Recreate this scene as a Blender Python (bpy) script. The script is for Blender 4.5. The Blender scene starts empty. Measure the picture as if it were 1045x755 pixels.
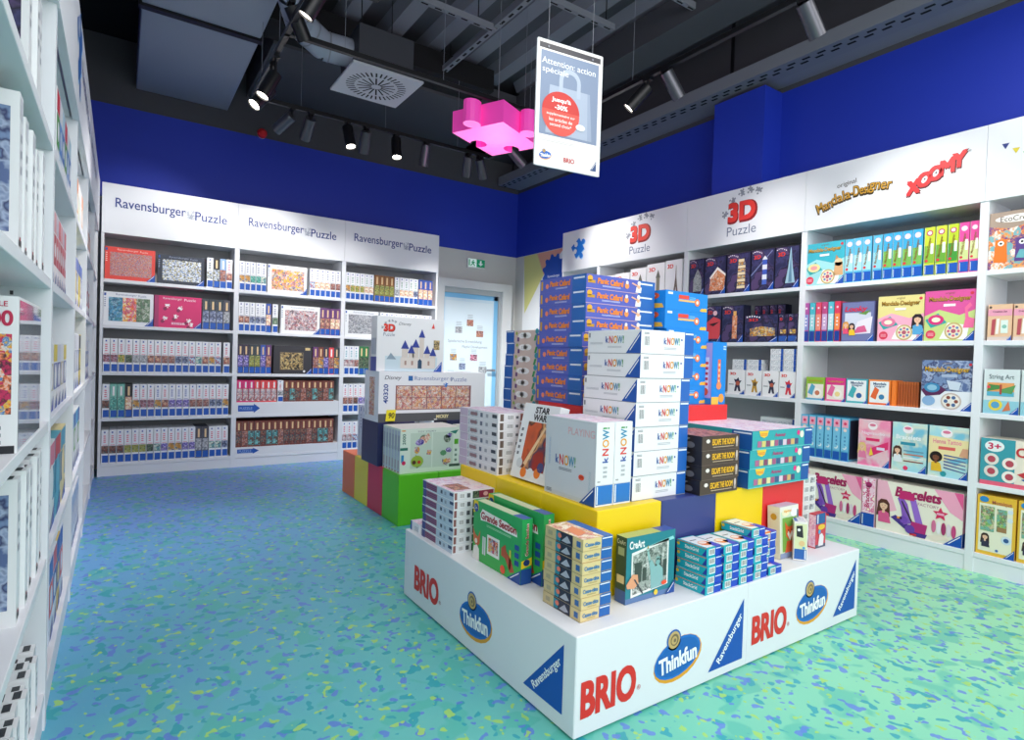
import bpy, math, random
from mathutils import Matrix, Vector
R = math.radians
sc = bpy.context.scene
col = sc.collection

# ------------------------------------------------------------------ camera, world, light, exposure
cam = bpy.data.objects.new('camera', bpy.data.cameras.new('camera'))
col.objects.link(cam); sc.camera = cam
cam.data.sensor_width = 36.0; cam.data.lens = 36.0 * 595.14 / 1045.0
cam.data.clip_start = 0.02
rt = Vector((0.82897637, -0.55840842, 0.03127642)); dn = Vector((0.01539898, -0.03311225, -0.99933300)); fw = Vector((0.55907159, 0.82890507, -0.01885035))
cam.matrix_world = Matrix(((rt.x, -dn.x, -fw.x, 0), (rt.y, -dn.y, -fw.y, 0), (rt.z, -dn.z, -fw.z, 1.2), (0, 0, 0, 1)))

sc.view_settings.view_transform = 'Standard'
sc.view_settings.look = 'None'
sc.view_settings.gamma = 1.0
sc.view_settings.use_curve_mapping = False
sc.view_settings.exposure = 0.08

world = bpy.data.worlds.new('world'); sc.world = world; world.use_nodes = True
world.node_tree.nodes['Background'].inputs[0].default_value = (0.94, 0.96, 1.0, 1)
world.node_tree.nodes['Background'].inputs[1].default_value = 1.15

def area(name, loc, rot, sx, sy, power, color=(1, 1, 1)):
    l = bpy.data.lights.new(name, 'AREA'); l.shape = 'RECTANGLE'; l.size = sx; l.size_y = sy; l.energy = power; l.color = color
    o = bpy.data.objects.new(name, l); o.location = loc; o.rotation_euler = rot; col.objects.link(o)
    return o
area('added_fill_front', (1.6, -1.6, 2.6), (R(68), 0, R(-18)), 3.6, 1.8, 64, (0.97, 0.98, 1.0))  # added fill from behind the camera, no fixture there
area('added_fill_over_aisle', (1.4, 2.0, 3.42), (0, 0, 0), 2.2, 1.0, 26, (1.0, 0.98, 0.95))  # added soft fill above the frame, not a real ceiling lamp
area('added_fill_over_display', (3.3, 0.6, 3.5), (0, 0, 0), 1.4, 1.6, 24, (1.0, 0.98, 0.95))  # added overhead fill out of view, evens out the shelves and podium

# ------------------------------------------------------------------ materials
def lin(h):
    h = h.lstrip('#'); out = []
    for i in (0, 2, 4):
        c = int(h[i:i + 2], 16) / 255.0
        out.append(c / 12.92 if c <= 0.04045 else ((c + 0.055) / 1.055) ** 2.4)
    return (*out, 1.0)
MC = {}
def P(h, rough=0.42, metal=0.0, emit=0.0, alpha=1.0, coat=0.0):
    k = (h, rough, metal, emit, alpha, coat)
    if k in MC: return MC[k]
    m = bpy.data.materials.new('paint_' + h.lstrip('#')); m.use_nodes = True
    b = m.node_tree.nodes['Principled BSDF']
    b.inputs['Base Color'].default_value = lin(h); b.inputs['Roughness'].default_value = rough; b.inputs['Metallic'].default_value = metal
    b.inputs['Coat Weight'].default_value = coat
    if emit:
        b.inputs['Emission Color'].default_value = lin(h); b.inputs['Emission Strength'].default_value = emit
    if alpha < 1: b.inputs['Alpha'].default_value = alpha
    MC[k] = m; return m
M = {}
def ART(name, pal, scale=60, kind='c', seed=0.0, rough=0.4):
    m = bpy.data.materials.new('picture_' + name); m.use_nodes = True; nt = m.node_tree; N = nt.nodes; L = nt.links
    b = N['Principled BSDF']; b.inputs['Roughness'].default_value = rough
    tc = N.new('ShaderNodeTexCoord'); mp = N.new('ShaderNodeMapping'); mp.inputs['Location'].default_value = (seed, seed * 1.7, seed * 0.6)
    L.new(tc.outputs['Object'], mp.inputs['Vector'])
    no = N.new('ShaderNodeTexNoise'); no.inputs['Scale'].default_value = scale * 0.7; no.inputs['Detail'].default_value = 3
    L.new(mp.outputs[0], no.inputs['Vector'])
    rp = N.new('ShaderNodeValToRGB'); rp.color_ramp.interpolation = 'CONSTANT' if kind != 's' else 'LINEAR'
    els = rp.color_ramp.elements
    while len(els) > 1: els.remove(els[-1])
    n = len(pal)
    lo, hi = (0.0, 1.0) if kind == 'c' else (0.32, 0.68)
    els[0].position = 0; els[0].color = lin(pal[0])
    for i in range(1, n):
        e = els.new(lo + (hi - lo) * i / n); e.color = lin(pal[i])
    if kind == 'c':
        mx = N.new('ShaderNodeMix'); mx.data_type = 'VECTOR'; mx.inputs[0].default_value = 0.012
        vs = N.new('ShaderNodeVectorMath'); vs.operation = 'ADD'
        L.new(mp.outputs[0], vs.inputs[0])
        sc2 = N.new('ShaderNodeVectorMath'); sc2.operation = 'SCALE'; sc2.inputs['Scale'].default_value = 1.1 / scale
        L.new(no.outputs['Color'], sc2.inputs[0]); L.new(sc2.outputs[0], vs.inputs[1])
        vo = N.new('ShaderNodeTexVoronoi'); vo.inputs['Scale'].default_value = scale
        L.new(vs.outputs[0], vo.inputs['Vector'])
        sp = N.new('ShaderNodeSeparateColor'); L.new(vo.outputs['Color'], sp.inputs[0])
        n2 = N.new('ShaderNodeTexNoise'); n2.inputs['Scale'].default_value = scale * 2.2; n2.inputs['Detail'].default_value = 2; L.new(mp.outputs[0], n2.inputs['Vector'])
        m1 = N.new('ShaderNodeMath'); m1.operation = 'MULTIPLY_ADD'; L.new(n2.outputs[0], m1.inputs[0]); m1.inputs[1].default_value = 0.7; m1.inputs[2].default_value = -0.35
        m2 = N.new('ShaderNodeMath'); m2.operation = 'ADD'; L.new(sp.outputs[0], m2.inputs[0]); L.new(m1.outputs[0], m2.inputs[1])
        m3 = N.new('ShaderNodeMath'); m3.operation = 'FRACT'; L.new(m2.outputs[0], m3.inputs[0]); rp.color_ramp.interpolation = 'LINEAR'; L.new(m3.outputs[0], rp.inputs[0])
    else:
        L.new(no.outputs[0], rp.inputs[0])
    L.new(rp.outputs[0], b.inputs['Base Color'])
    M[name] = m; return m
def mat(k):
    if not isinstance(k, str): return k
    return M[k] if k in M else P(k)
WHITE, BLUE, RBLUE = '#f1f3f6', '#1157b8', '#0d4fae'
ART('redbrown', ['#7c4a4a', '#a86a5c', '#4a2c30', '#bb9999', '#c58a70'], 70)
ART('mauve city', ['#8fa6d8', '#6c4a5e', '#a05a68', '#41323f', '#c79aa6'], 80, seed=1)
ART('green meadow', ['#5c8a3c', '#c9c86a', '#3b5a2a', '#8fb060', '#d8a850'], 80, seed=2)
ART('dark forest', ['#22362c', '#3d5a48', '#15201c', '#6a7a60'], 80, seed=3)
ART('black and white', ['#1d1f24', '#d8dade', '#5a5d66', '#aeb2ba'], 80, seed=4)
ART('peach sunset', ['#d89a80', '#7a4a52', '#efc4a0', '#3f2e3a', '#b86a60'], 70, seed=5)
ART('slate blue', ['#4d5a80', '#7d8ab0', '#2a3350', '#a8b2cc'], 70, seed=6)
ART('blue harbour', ['#3f8fd0', '#e8eef4', '#2a4a88', '#c05050', '#8fc8e8'], 70, seed=7)
ART('golden', ['#e0b04a', '#8a6a30', '#3f6aa8', '#f0d890', '#c07a30'], 70, seed=8)
ART('teal green', ['#2f8a80', '#5fb8a8', '#1d5a55', '#88c8b8'], 70, seed=9)
ART('violet', ['#6a5ac0', '#3f3a90', '#a090d8', '#2a2a60', '#c8b8e8'], 70, seed=10)
ART('olive', ['#8a9a48', '#5a6a30', '#c0c880', '#3a4a28', '#a8a050'], 80, seed=11)
ART('turquoise', ['#38a8a8', '#1f6a80', '#a8d8d0', '#2a4a58', '#e0e8d8'], 70, seed=12)
ART('maroon', ['#5c2a2e', '#8a4a40', '#3a1a20', '#a87a68', '#2f5a60'], 80, seed=13)
ART('brown teal', ['#5a302c', '#2fa0a8', '#7a4a3a', '#3a2020', '#80c8c8'], 60, seed=14)
ART('pink art', ['#e03878', '#f0e0e8', '#903050', '#f8a0c0', '#303040'], 80, seed=15)
ART('red mosaic', ['#b87070', '#e8b0b0', '#6c3a48', '#9898c0', '#d8a860', '#c84848'], 220, seed=16)
ART('white scribble', ['#dfe6ee', '#c3ccd8', '#4a5a70', '#7a9ad0', '#eef2f6', '#d8dfe6', '#c8b840', '#2a3040'], 110, seed=17)
ART('bright collage', ['#e04848', '#f0c040', '#3080c0', '#e8e0d8', '#f08050', '#2a2a38', '#c83060'], 65, seed=18)
ART('blue butterflies', ['#2f6a9a', '#58a8d0', '#1d3a58', '#98c8e0', '#3a8a98'], 60, seed=19)
ART('red balloons', ['#e03038', '#f06848', '#f8c838', '#f0e8e0', '#c02848', '#e890a0'], 60, seed=20)
ART('forest green', ['#3f6a4a', '#8aa080', '#2a3a30', '#c8d0c0', '#587a60'], 60, seed=21)
ART('cartoon scene', ['#e8903a', '#2f50a8', '#f4d9a0', '#d84030', '#f4f0e8', '#203070', '#f0c040'], 55, seed=22)
ART('snow and toys', ['#d8cfd0', '#b84848', '#8a7a90', '#f0e8ea', '#c8a098', '#3a3040', '#b8b0b8'], 55, seed=23)
ART('dark parchment', ['#3a3634', '#c8a868', '#5a5048', '#e0c888', '#282624'], 55, seed=24)
ART('comic panels', ['#e8e2dc', '#c84838', '#8a8a9c', '#f0c8a0', '#a8887c', '#f4f0ec', '#b84838', '#e0b080'], 60, seed=25)
ART('toy collage', ['#dff0e0', '#c8e6cc', '#4a7a58', '#7a5a88', '#e8c088', '#c8e0c8', '#3f4a60', '#a8d070'], 60, seed=26)
ART('film scene', ['#5a2018', '#d85a28', '#2a1418', '#f0a868', '#3a3858', '#a83020'], 9, 's', seed=27)
ART('faint print', ['#dfe0e6', '#ccd0da', '#e9eaee', '#b8bcc8'], 90, seed=28)
ART('label print', ['#e9ebee', '#cdd2da', '#eef0f2', '#9aa2ae', '#dfe3e8'], 110, seed=29)
ART('pink pattern', ['#f8d0e0', '#f4a8c4', '#fbe6ee', '#e87aa8', '#fff3d8'], 30, 'n', seed=30)
ART('pale pink print', ['#f4e6ee', '#ead0e0', '#f8f2f6', '#d8a8c8', '#e8e0f0'], 40, seed=31)
ART('sky pastel', ['#8fd0e8', '#a8dce4', '#c8e4dc', '#d8e0d0', '#78c0d8'], 9, 's', seed=32)
ART('pastel pink', ['#f070a0', '#f490b4', '#f4b8c4', '#e8c8d0', '#f080ac'], 9, 's', seed=33)
ART('night sky', ['#141a38', '#20284e', '#3a3a68', '#10142a', '#50406a'], 18, 's', seed=34)
ART('ice blue', ['#48608a', '#7890b8', '#303a68', '#a8b8d4', '#586c9a'], 26, 's', seed=35)
ART('city skyline', ['#b8c0b8', '#58645e', '#d0d6d0', '#3a443f', '#98a49c'], 60, seed=36)
ART('plants', ['#5a9a4a', '#a8c878', '#38684a', '#d8d0a8', '#8a5a40', '#78b0a0'], 55, seed=37)
ART('grey stone', ['#8f9494', '#b8bebc', '#6a7070', '#a0a6a8'], 90, seed=38)
ART('wood lodge', ['#c8683a', '#e8a070', '#a04828', '#f0d8c0', '#d87848'], 60, seed=39)
ART('tea party', ['#e8d8b8', '#d0a060', '#f0c0b8', '#c87868', '#f8ecd8'], 60, seed=40)
ART('robots', ['#f08a28', '#f4f0ea', '#f08a28', '#58408a', '#f0a040', '#78b0b8'], 26, seed=41)

def noise_bump(m, scale, strength):
    nt = m.node_tree; n = nt.nodes.new('ShaderNodeTexNoise'); n.inputs['Scale'].default_value = scale
    bp = nt.nodes.new('ShaderNodeBump'); bp.inputs['Strength'].default_value = strength
    nt.links.new(n.outputs[0], bp.inputs['Height']); nt.links.new(bp.outputs[0], nt.nodes['Principled BSDF'].inputs['Normal'])

def floor_material():
    m = bpy.data.materials.new('printed_vinyl_floor'); m.use_nodes = True; nt = m.node_tree; N = nt.nodes; L = nt.links
    b = N['Principled BSDF']; b.inputs['Roughness'].default_value = 0.38
    tc = N.new('ShaderNodeTexCoord')
    def math_(op, a, c=None, v=None):
        n = N.new('ShaderNodeMath'); n.operation = op; L.new(a, n.inputs[0])
        if c is not None: L.new(c, n.inputs[1])
        if v is not None: n.inputs[1].default_value = v
        return n.outputs[0]
    sp = N.new('ShaderNodeSeparateXYZ'); L.new(tc.outputs['Object'], sp.inputs[0])
    big = N.new('ShaderNodeTexNoise'); big.inputs['Scale'].default_value = 0.9; big.inputs['Detail'].default_value = 2; L.new(tc.outputs['Object'], big.inputs['Vector'])
    gx = math_('MULTIPLY', sp.outputs[0], v=0.13); gy = math_('MULTIPLY_ADD', sp.outputs[1], v=-0.14); gy.node.inputs[2].default_value = 0.41
    g = math_('ADD', gx, gy); g2 = math_('MULTIPLY', big.outputs[0], v=0.55); g = math_('ADD', g, g2)
    r0 = N.new('ShaderNodeValToRGB'); L.new(g, r0.inputs[0]); e = r0.color_ramp.elements
    e[0].position = 0.0; e[0].color = lin(FLOOR[0]); e[1].position = 1.0; e[1].color = lin(FLOOR[3])
    x = e.new(0.3); x.color = lin(FLOOR[1]); x = e.new(0.62); x.color = lin(FLOOR[2])
    cur = r0.outputs[0]
    def layer(cur, scale, thr, hexc, seed, soft=0.02, dist=0.6, strength=1.0):
        mp = N.new('ShaderNodeMapping'); mp.inputs['Location'].default_value = (seed, seed * 2.3, 0); mp.inputs['Scale'].default_value = (1, 1, 1)
        mp.inputs['Rotation'].default_value = (0, 0, seed)
        L.new(tc.outputs['Object'], mp.inputs['Vector'])
        n = N.new('ShaderNodeTexNoise'); n.inputs['Scale'].default_value = scale; n.inputs['Detail'].default_value = 1.5; n.inputs['Distortion'].default_value = dist
        L.new(mp.outputs[0], n.inputs['Vector'])
        mr = N.new('ShaderNodeMapRange'); mr.inputs[1].default_value = thr; mr.inputs[2].default_value = thr + soft; L.new(n.outputs[0], mr.inputs[0])
        if strength < 1:
            mm = math_('MULTIPLY', mr.outputs[0], v=strength)
        else: mm = mr.outputs[0]
        mx = N.new('ShaderNodeMix'); mx.data_type = 'RGBA'; L.new(mm, mx.inputs[0]); L.new(cur, mx.inputs[6]); mx.inputs[7].default_value = lin(hexc)
        return mx.outputs[2]
    cur = layer(cur, 7.5, 0.55, FLOOR[4], 3.1, 0.04, 0.2, 0.6)
    cur = layer(cur, 17.0, 0.61, FLOOR[5], 7.7, 0.012, 0.15, 0.9)
    cur = layer(cur, 20.0, 0.615, FLOOR[6], 1.3, 0.012, 0.15, 0.85)
    cur = layer(cur, 23.0, 0.645, FLOOR[7], 5.2, 0.012, 0.1, 0.9)
    L.new(cur, b.inputs['Base Color'])
    return m
FLOOR = ['#6f9fe2', '#5aaccb', '#6ac6b0', '#9ae2b6', '#4db8a6', '#2aa2b0', '#5f80d6', '#a4d668']
M['floor'] = floor_material()
M['wall blue'] = P('#1534b2', 0.6); M['wall beige'] = P('#c9cac8', 0.7); M['wall dark'] = P('#45464c', 0.8)
noise_bump(M['wall dark'], 90, 0.3); noise_bump(M['wall beige'], 200, 0.05)
M['melamine'] = P('#e4e7ec', 0.5); M['back grey'] = P('#a4a6a9', 0.7)
M['lamp grey'] = P('#56575e', 0.3, 0.6); M['black metal'] = P('#141417', 0.35, 0.3); M['steel grey'] = P('#7d8089', 0.5, 0.1); M['duct'] = P('#9299a8', 0.5, 0.0)
M['ceiling dark'] = P('#45474f', 0.7); M['ceiling rib'] = P('#7a7d88', 0.6); M['void'] = P('#0c0c0f', 0.9)

# ------------------------------------------------------------------ mesh helpers
TXT = {}
def text_mesh(s, bold=0.0):
    k = (s, bold)
    if k not in TXT:
        c = bpy.data.curves.new('tmp', 'FONT'); c.body = s; c.size = 1; c.resolution_u = 4 if bold < .025 else 6; c.offset = min(bold, .03); c.fill_mode = 'FRONT'
        o = bpy.data.objects.new('tmp', c); col.objects.link(o); dg = bpy.context.evaluated_depsgraph_get(); dg.update()
        me = bpy.data.meshes.new_from_object(o.evaluated_get(dg))
        vs = [(v.co.x, v.co.y) for v in me.vertices]; fs = [tuple(p.vertices) for p in me.polygons]
        bpy.data.objects.remove(o); bpy.data.curves.remove(c); bpy.data.meshes.remove(me)
        if not vs: vs = [(0, 0), (1, 0), (1, 1)]; fs = [(0, 1, 2)]
        x0 = min(v[0] for v in vs); x1 = max(v[0] for v in vs); y0 = min(v[1] for v in vs); y1 = max(v[1] for v in vs)
        TXT[k] = ([((x - (x0 + x1) / 2) / (x1 - x0), (y - (y0 + y1) / 2) / (x1 - x0)) for x, y in vs], fs, (y1 - y0) / (x1 - x0))
    return TXT[k]

class G:
    def __init__(s): s.v = []; s.f = []; s.m = []; s.mats = []; s.smooth = []
    def mi(s, k):
        m = mat(k)
        if m not in s.mats: s.mats.append(m)
        return s.mats.index(m)
    def poly(s, pts, m, smooth=False):
        b = len(s.v); s.v += [tuple(p) for p in pts]; s.f.append(tuple(range(b, b + len(pts)))); s.m.append(s.mi(m)); s.smooth.append(smooth)
    def add(s, vs, fs, m, smooth=False):
        b = len(s.v); s.v += [tuple(p) for p in vs]; i = s.mi(m)
        for f in fs: s.f.append(tuple(b + q for q in f)); s.m.append(i); s.smooth.append(smooth)
    def box(s, x0, x1, y0, y1, z0, z1, m, bev=0.0):
        if bev <= 0:
            vs = [(x, y, z) for z in (z0, z1) for y in (y0, y1) for x in (x0, x1)]
            s.add(vs, [(0, 2, 3, 1), (4, 5, 7, 6), (0, 1, 5, 4), (1, 3, 7, 5), (3, 2, 6, 7), (2, 0, 4, 6)], m)
        else:
            b = bev; V = []
            for sx in (0, 1):
                for sy in (0, 1):
                    for sz in (0, 1):
                        X = x1 if sx else x0; Y = y1 if sy else y0; Z = z1 if sz else z0
                        dx = -b if sx else b; dy = -b if sy else b; dz = -b if sz else b
                        V += [(X, Y + dy, Z + dz), (X + dx, Y, Z + dz), (X + dx, Y + dy, Z)]
            def i(sx, sy, sz, a): return (sx * 4 + sy * 2 + sz) * 3 + a
            F = []
            for q in (0, 1):
                F.append([i(q, 0, 0, 0), i(q, 1, 0, 0), i(q, 1, 1, 0), i(q, 0, 1, 0)])
                F.append([i(0, q, 0, 1), i(1, q, 0, 1), i(1, q, 1, 1), i(0, q, 1, 1)])
                F.append([i(0, 0, q, 2), i(1, 0, q, 2), i(1, 1, q, 2), i(0, 1, q, 2)])
                for r in (0, 1):
                    F.append([i(q, r, 0, 0), i(q, r, 0, 1), i(q, r, 1, 1), i(q, r, 1, 0)])
                    F.append([i(q, 0, r, 0), i(q, 0, r, 2), i(q, 1, r, 2), i(q, 1, r, 0)])
                    F.append([i(0, q, r, 1), i(0, q, r, 2), i(1, q, r, 2), i(1, q, r, 1)])
                    for t in (0, 1): F.append([i(q, r, t, 0), i(q, r, t, 1), i(q, r, t, 2)])
            s.add(V, F, m)
            s.fix = True
    def cyl(s, a, b, r, m, n=20, r2=None, caps=True, smooth=True):
        a = Vector(a); b = Vector(b); d = (b - a).normalized(); u = d.orthogonal().normalized(); w = d.cross(u); r2 = r if r2 is None else r2
        V = []
        for p, rr in ((a, r), (b, r2)):
            for k in range(n):
                t = 2 * math.pi * k / n; V.append(p + u * math.cos(t) * rr + w * math.sin(t) * rr)
        s.add(V, [(k, (k + 1) % n, n + (k + 1) % n, n + k) for k in range(n)], m, smooth)
        if caps:
            s.poly(V[:n][::-1], m); s.poly(V[n:], m)
    def extrude(s, pts, z0, z1, m, msides=None):
        n = len(pts); s.poly([(x, y, z0) for x, y in pts][::-1], m); s.poly([(x, y, z1) for x, y in pts], msides or m)
        s.add([(x, y, z) for z in (z0, z1) for x, y in pts], [(k, (k + 1) % n, n + (k + 1) % n, n + k) for k in range(n)], msides or m)
    def mesh(s, name):
        me = bpy.data.meshes.new(name); me.from_pydata(s.v, [], s.f)
        for m in s.mats: me.materials.append(m)
        me.polygons.foreach_set('material_index', s.m); me.polygons.foreach_set('use_smooth', s.smooth)
        if getattr(s, 'fix', False):
            import bmesh
            bm = bmesh.new(); bm.from_mesh(me); bmesh.ops.remove_doubles(bm, verts=bm.verts, dist=1e-6); bmesh.ops.recalc_face_normals(bm, faces=bm.faces); bm.to_mesh(me); bm.free()
        me.update(); return me
    def build(s, name, parent=None, loc=None, rotz=0.0):
        o = bpy.data.objects.new(name, s.mesh(name)); col.objects.link(o)
        if parent: o.parent = parent
        if loc: o.location = loc
        if rotz: o.rotation_euler.z = rotz
        return o

class Face:
    """draws printed artwork on one face; u, v run 0..1 across the face"""
    def __init__(s, g, o, u, v, n, W, H): s.g, s.o, s.u, s.v, s.n, s.W, s.H = g, Vector(o), Vector(u), Vector(v), Vector(n), W, H
    def pt(s, a, b, L): return s.o + s.u * (a * s.W) + s.v * (b * s.H) + s.n * (0.0005 * L)
    def q(s, x0, y0, x1, y1, m, L=1): s.g.poly([s.pt(x0, y0, L), s.pt(x1, y0, L), s.pt(x1, y1, L), s.pt(x0, y1, L)], m)
    def p(s, pts, m, L=1): s.g.poly([s.pt(x, y, L) for x, y in pts], m)
    def e(s, cx, cy, rx, m, ry=None, L=1, n=20, rot=0):
        ry = rx * s.W / s.H if ry is None else ry
        a = rx * s.W; b = ry * s.H; pts = []
        for k in range(n):
            t = 2 * math.pi * k / n; x = a * math.cos(t); y = b * math.sin(t)
            pts.append((cx + (x * math.cos(rot) - y * math.sin(rot)) / s.W, cy + (x * math.sin(rot) + y * math.cos(rot)) / s.H))
        s.p(pts, m, L)
    def fat(s, txt, cx, cy, w, m, f=.003, L=3, **k):
        """heavy lettering: the glyphs drawn several times, f metres apart"""
        for i, (dx, dy) in enumerate(((-1, -1), (1, -1), (-1, 1), (1, 1), (0, 0))): s.t(txt, cx + dx * f / s.W, cy + dy * f / s.H, w, m, L=L + i * .12, **k)
    def t(s, txt, cx, cy, w, m, h=None, rot=0.0, sh=0.0, b=0.0, L=3):
        vs, fs, asp = text_mesh(txt, b)
        vert = abs(math.sin(rot)) > 0.7
        wm = w * (s.H if vert else s.W)
        ky = 1.0 if h is None else (h * (s.W if vert else s.H)) / (asp * wm)
        c, q = math.cos(rot), math.sin(rot); V = []
        for x, y in vs:
            x2 = (x + sh * y) * wm; y2 = y * wm * ky
            V.append(s.o + s.u * (cx * s.W + x2 * c - y2 * q) + s.v * (cy * s.H + x2 * q + y2 * c) + s.n * (0.0005 * L))
        s.g.add(V, fs, m)
    def tri(s, x0, y0, x1, y1, m=RBLUE, L=2, line=True):
        s.p([(x0, y0), (x1, y0), (x1, y1)], m, L)
        if line:
            dx, dy = x1 - x0, y1 - y0
            s.p([(x0 + dx * .24, y0 + dy * .13), (x0 + dx * .31, y0 + dy * .13), (x0 + dx * .9, y0 + dy * .74), (x0 + dx * .9, y0 + dy * .82)], WHITE, L + 1)
    def bars(s, x0, y0, x1, y1, m, n=3, L=2):
        for k in range(n):
            a = y0 + (y1 - y0) * k / n; s.q(x0, a, x1, a + (y1 - y0) / n * 0.5, m, L)
    def barcode(s, x0, y0, x1, y1, L=2, n=6):
        s.q(x0, y0, x1, y1, '#f4f5f6', L); w = (x1 - x0) / (n + 1)
        for k in range(n): s.q(x0 + w * (k + .6), y0 + (y1 - y0) * .15, x0 + w * (k + .6) + w * (.3 + .3 * (k % 2)), y0 + (y1 - y0) * .9, '#55585e', L + 1)

def faces(g, w, d, h):
    return dict(F=Face(g, (-w/2, -d/2, 0), (1, 0, 0), (0, 0, 1), (0, -1, 0), w, h), R=Face(g, (w/2, -d/2, 0), (0, 1, 0), (0, 0, 1), (1, 0, 0), d, h),
                L=Face(g, (-w/2, d/2, 0), (0, -1, 0), (0, 0, 1), (-1, 0, 0), d, h), K=Face(g, (w/2, d/2, 0), (-1, 0, 0), (0, 0, 1), (0, 1, 0), w, h),
                T=Face(g, (-w/2, -d/2, h), (1, 0, 0), (0, 1, 0), (0, 0, 1), w, d))
MESHES = {}
def tag(o, label=None, cat=None, group=None, kind=None):
    if label: o['label'] = label
    if cat: o['category'] = cat
    if group: o['group'] = group
    if kind: o['kind'] = kind
    return o
def carton(name, design, w, d, h, loc, label, group=None, cat='box', rotz=0.0, tilt=None, args=()):
    """one printed carton; cartons of one design and size share their mesh"""
    k = (design.__name__, tuple(args), round(w, 3), round(d, 3), round(h, 3))
    if k not in MESHES:
        g = G(); base = design(None, *args) or WHITE
        g.box(-w/2, w/2, -d/2, d/2, 0, h, base)
        design(faces(g, w, d, h), *args)
        MESHES[k] = g.mesh(name)
    o = bpy.data.objects.new(name, MESHES[k]); col.objects.link(o)
    o.location = loc; o.rotation_euler = (tilt[0], tilt[1], rotz) if tilt else (0, 0, rotz)
    return tag(o, label, cat, group)
def empty(name, loc, label, cat, group=None, rotz=0.0):
    o = bpy.data.objects.new(name, None); col.objects.link(o); o.location = loc; o.rotation_euler.z = rotz; o.empty_display_size = 0.1
    return tag(o, label, cat, group)
ORD = ['first', 'second', 'third', 'fourth', 'fifth', 'sixth', 'seventh', 'eighth', 'ninth', 'tenth', 'eleventh', 'twelfth', 'thirteenth', 'fourteenth', 'fifteenth', 'sixteenth', 'seventeenth', 'eighteenth', 'nineteenth', 'twentieth']

# ------------------------------------------------------------------ logos
def jigsaw(cx, cy, s, rot=0.0, n=6, knobs=(1, 1, -1, -1), kr=0.2):
    """outline of a jigsaw piece; knobs +1 out, -1 in for bottom, right, top, left"""
    pts = []; c = [(-.5, -.5), (.5, -.5), (.5, .5), (-.5, .5)]
    for i in range(4):
        a = Vector(c[i]); b = Vector(c[(i + 1) % 4]); d = (b - a); nrm = Vector((d.y, -d.x)) * knobs[i]
        pts.append(a); m = (a + b) / 2; neck = kr * 0.55
        pts.append(m - d * neck); cc = m + nrm * (kr * 0.85)
        st = math.atan2(-kr * 0.85 + 0, -neck)
        for k in range(n + 1):
            t = R(232) - R(284) * k / n if True else 0
            pts.append(cc + d * (math.cos(t) * kr) + nrm * (math.sin(t) * kr))
        pts.append(m + d * neck)
    out = []
    for p in pts:
        x, y = p.x * s, p.y * s; out.append((cx + x * math.cos(rot) - y * math.sin(rot), cy + x * math.sin(rot) + y * math.cos(rot)))
    return out
def face_piece(F, cx, cy, s, m, rot=0.0, L=1, knobs=(1, 1, -1, -1)):
    F.p([(cx + x / F.W, cy + y / F.H) for x, y in jigsaw(0, 0, s, rot, 5, knobs)], m, L)
def logo_3d(F, cx, cy, s, word=True):
    """s in metres: width of the 3D letters"""
    w = s / F.W; hh = s / F.H
    for k, (a, r) in enumerate([(-.62, .25), (-.36, .62), (-.04, .8), (.26, .82), (.55, .74)]):
        face_piece(F, cx + a * w, cy + (r - .08) * hh, s * .17, '#8d949e' if word else '#e9ebee', rot=k * .5, L=1)
    F.fat('3D', cx + .02 * w, cy + .14 * hh, w * .98, '#8e1a16', f=s * .03, h=.62 * hh, b=.02, L=2)
    F.fat('3D', cx - .01 * w, cy + .17 * hh, w * .92, '#e23a2c', f=s * .02, h=.56 * hh, b=.02, L=4)
    if word: F.t('Puzzle', cx, cy - .42 * hh, w * 1.02, '#6d7a92', L=2)
def logo_brio(F, cx, cy, w, h=None): 
    F.fat('BRIO', cx, cy, w, '#d8261f', f=w * F.W * .011, b=.02, h=h); F.t('®', cx + w * .57, cy - w * F.W / F.H * .12, w * .07, '#c03030')
def logo_tf(F, cx, cy, s):
    w = s / F.W; h = s / F.H
    F.e(cx + .01 * w, cy - .025 * h, w * .52, '#e8a020', ry=h * .31, L=1, rot=.16); F.e(cx, cy, w * .5, '#1a6fc8', ry=h * .28, L=2, rot=.16); 
    F.e(cx, cy, w * .455, '#1560b4', ry=h * .245, L=3, rot=.16)
    F.e(cx - .1 * w, cy + .27 * h, w * .15, '#1560b4', L=3); F.e(cx - .1 * w, cy + .27 * h, w * .125, '#c9a86c', L=4)
    F.e(cx - .09 * w, cy + .27 * h, w * .085, '#7d6a4a', L=5); F.e(cx - .1 * w, cy + .265 * h, w * .06, '#c9a86c', L=6); F.e(cx - .09 * w, cy + .265 * h, w * .028, '#7d6a4a', L=7)
    F.fat('Thinkfun', cx, cy - .03 * h, w * .8, '#fbfcfd', f=s * .006, h=h * .23, b=.01, L=5, rot=.1)
def logo_rav(F, x0, y0, x1, y1, flip=False):
    """blue corner triangle with the word along its long edge; right angle at (x1, y0)"""
    F.p([(x0, y0), (x1, y0), (x1, y1)], RBLUE, 2)
    dx = (x1 - x0) * F.W; dy = (y1 - y0) * F.H; ln = math.hypot(dx, dy); a = math.atan2(dy, dx); hm = min(abs(dx), abs(dy)) * .2
    nx, ny = math.sin(a), -math.cos(a)
    cx = (x0 + x1) / 2 * F.W + nx * hm * .72; cy = (y0 + y1) / 2 * F.H + ny * hm * .72
    vs, fs, asp = text_mesh('Ravensburger', .02); wm = ln * .66; V = []
    for x, y in vs:
        X = x * wm; Y = y * min(wm, hm / asp * .9)
        V.append(F.o + F.u * (cx + X * math.cos(a) - Y * math.sin(a)) + F.v * (cy + X * math.sin(a) + Y * math.cos(a)) + F.n * .002)
    F.g.add(V, fs, '#f6f8fb')

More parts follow.
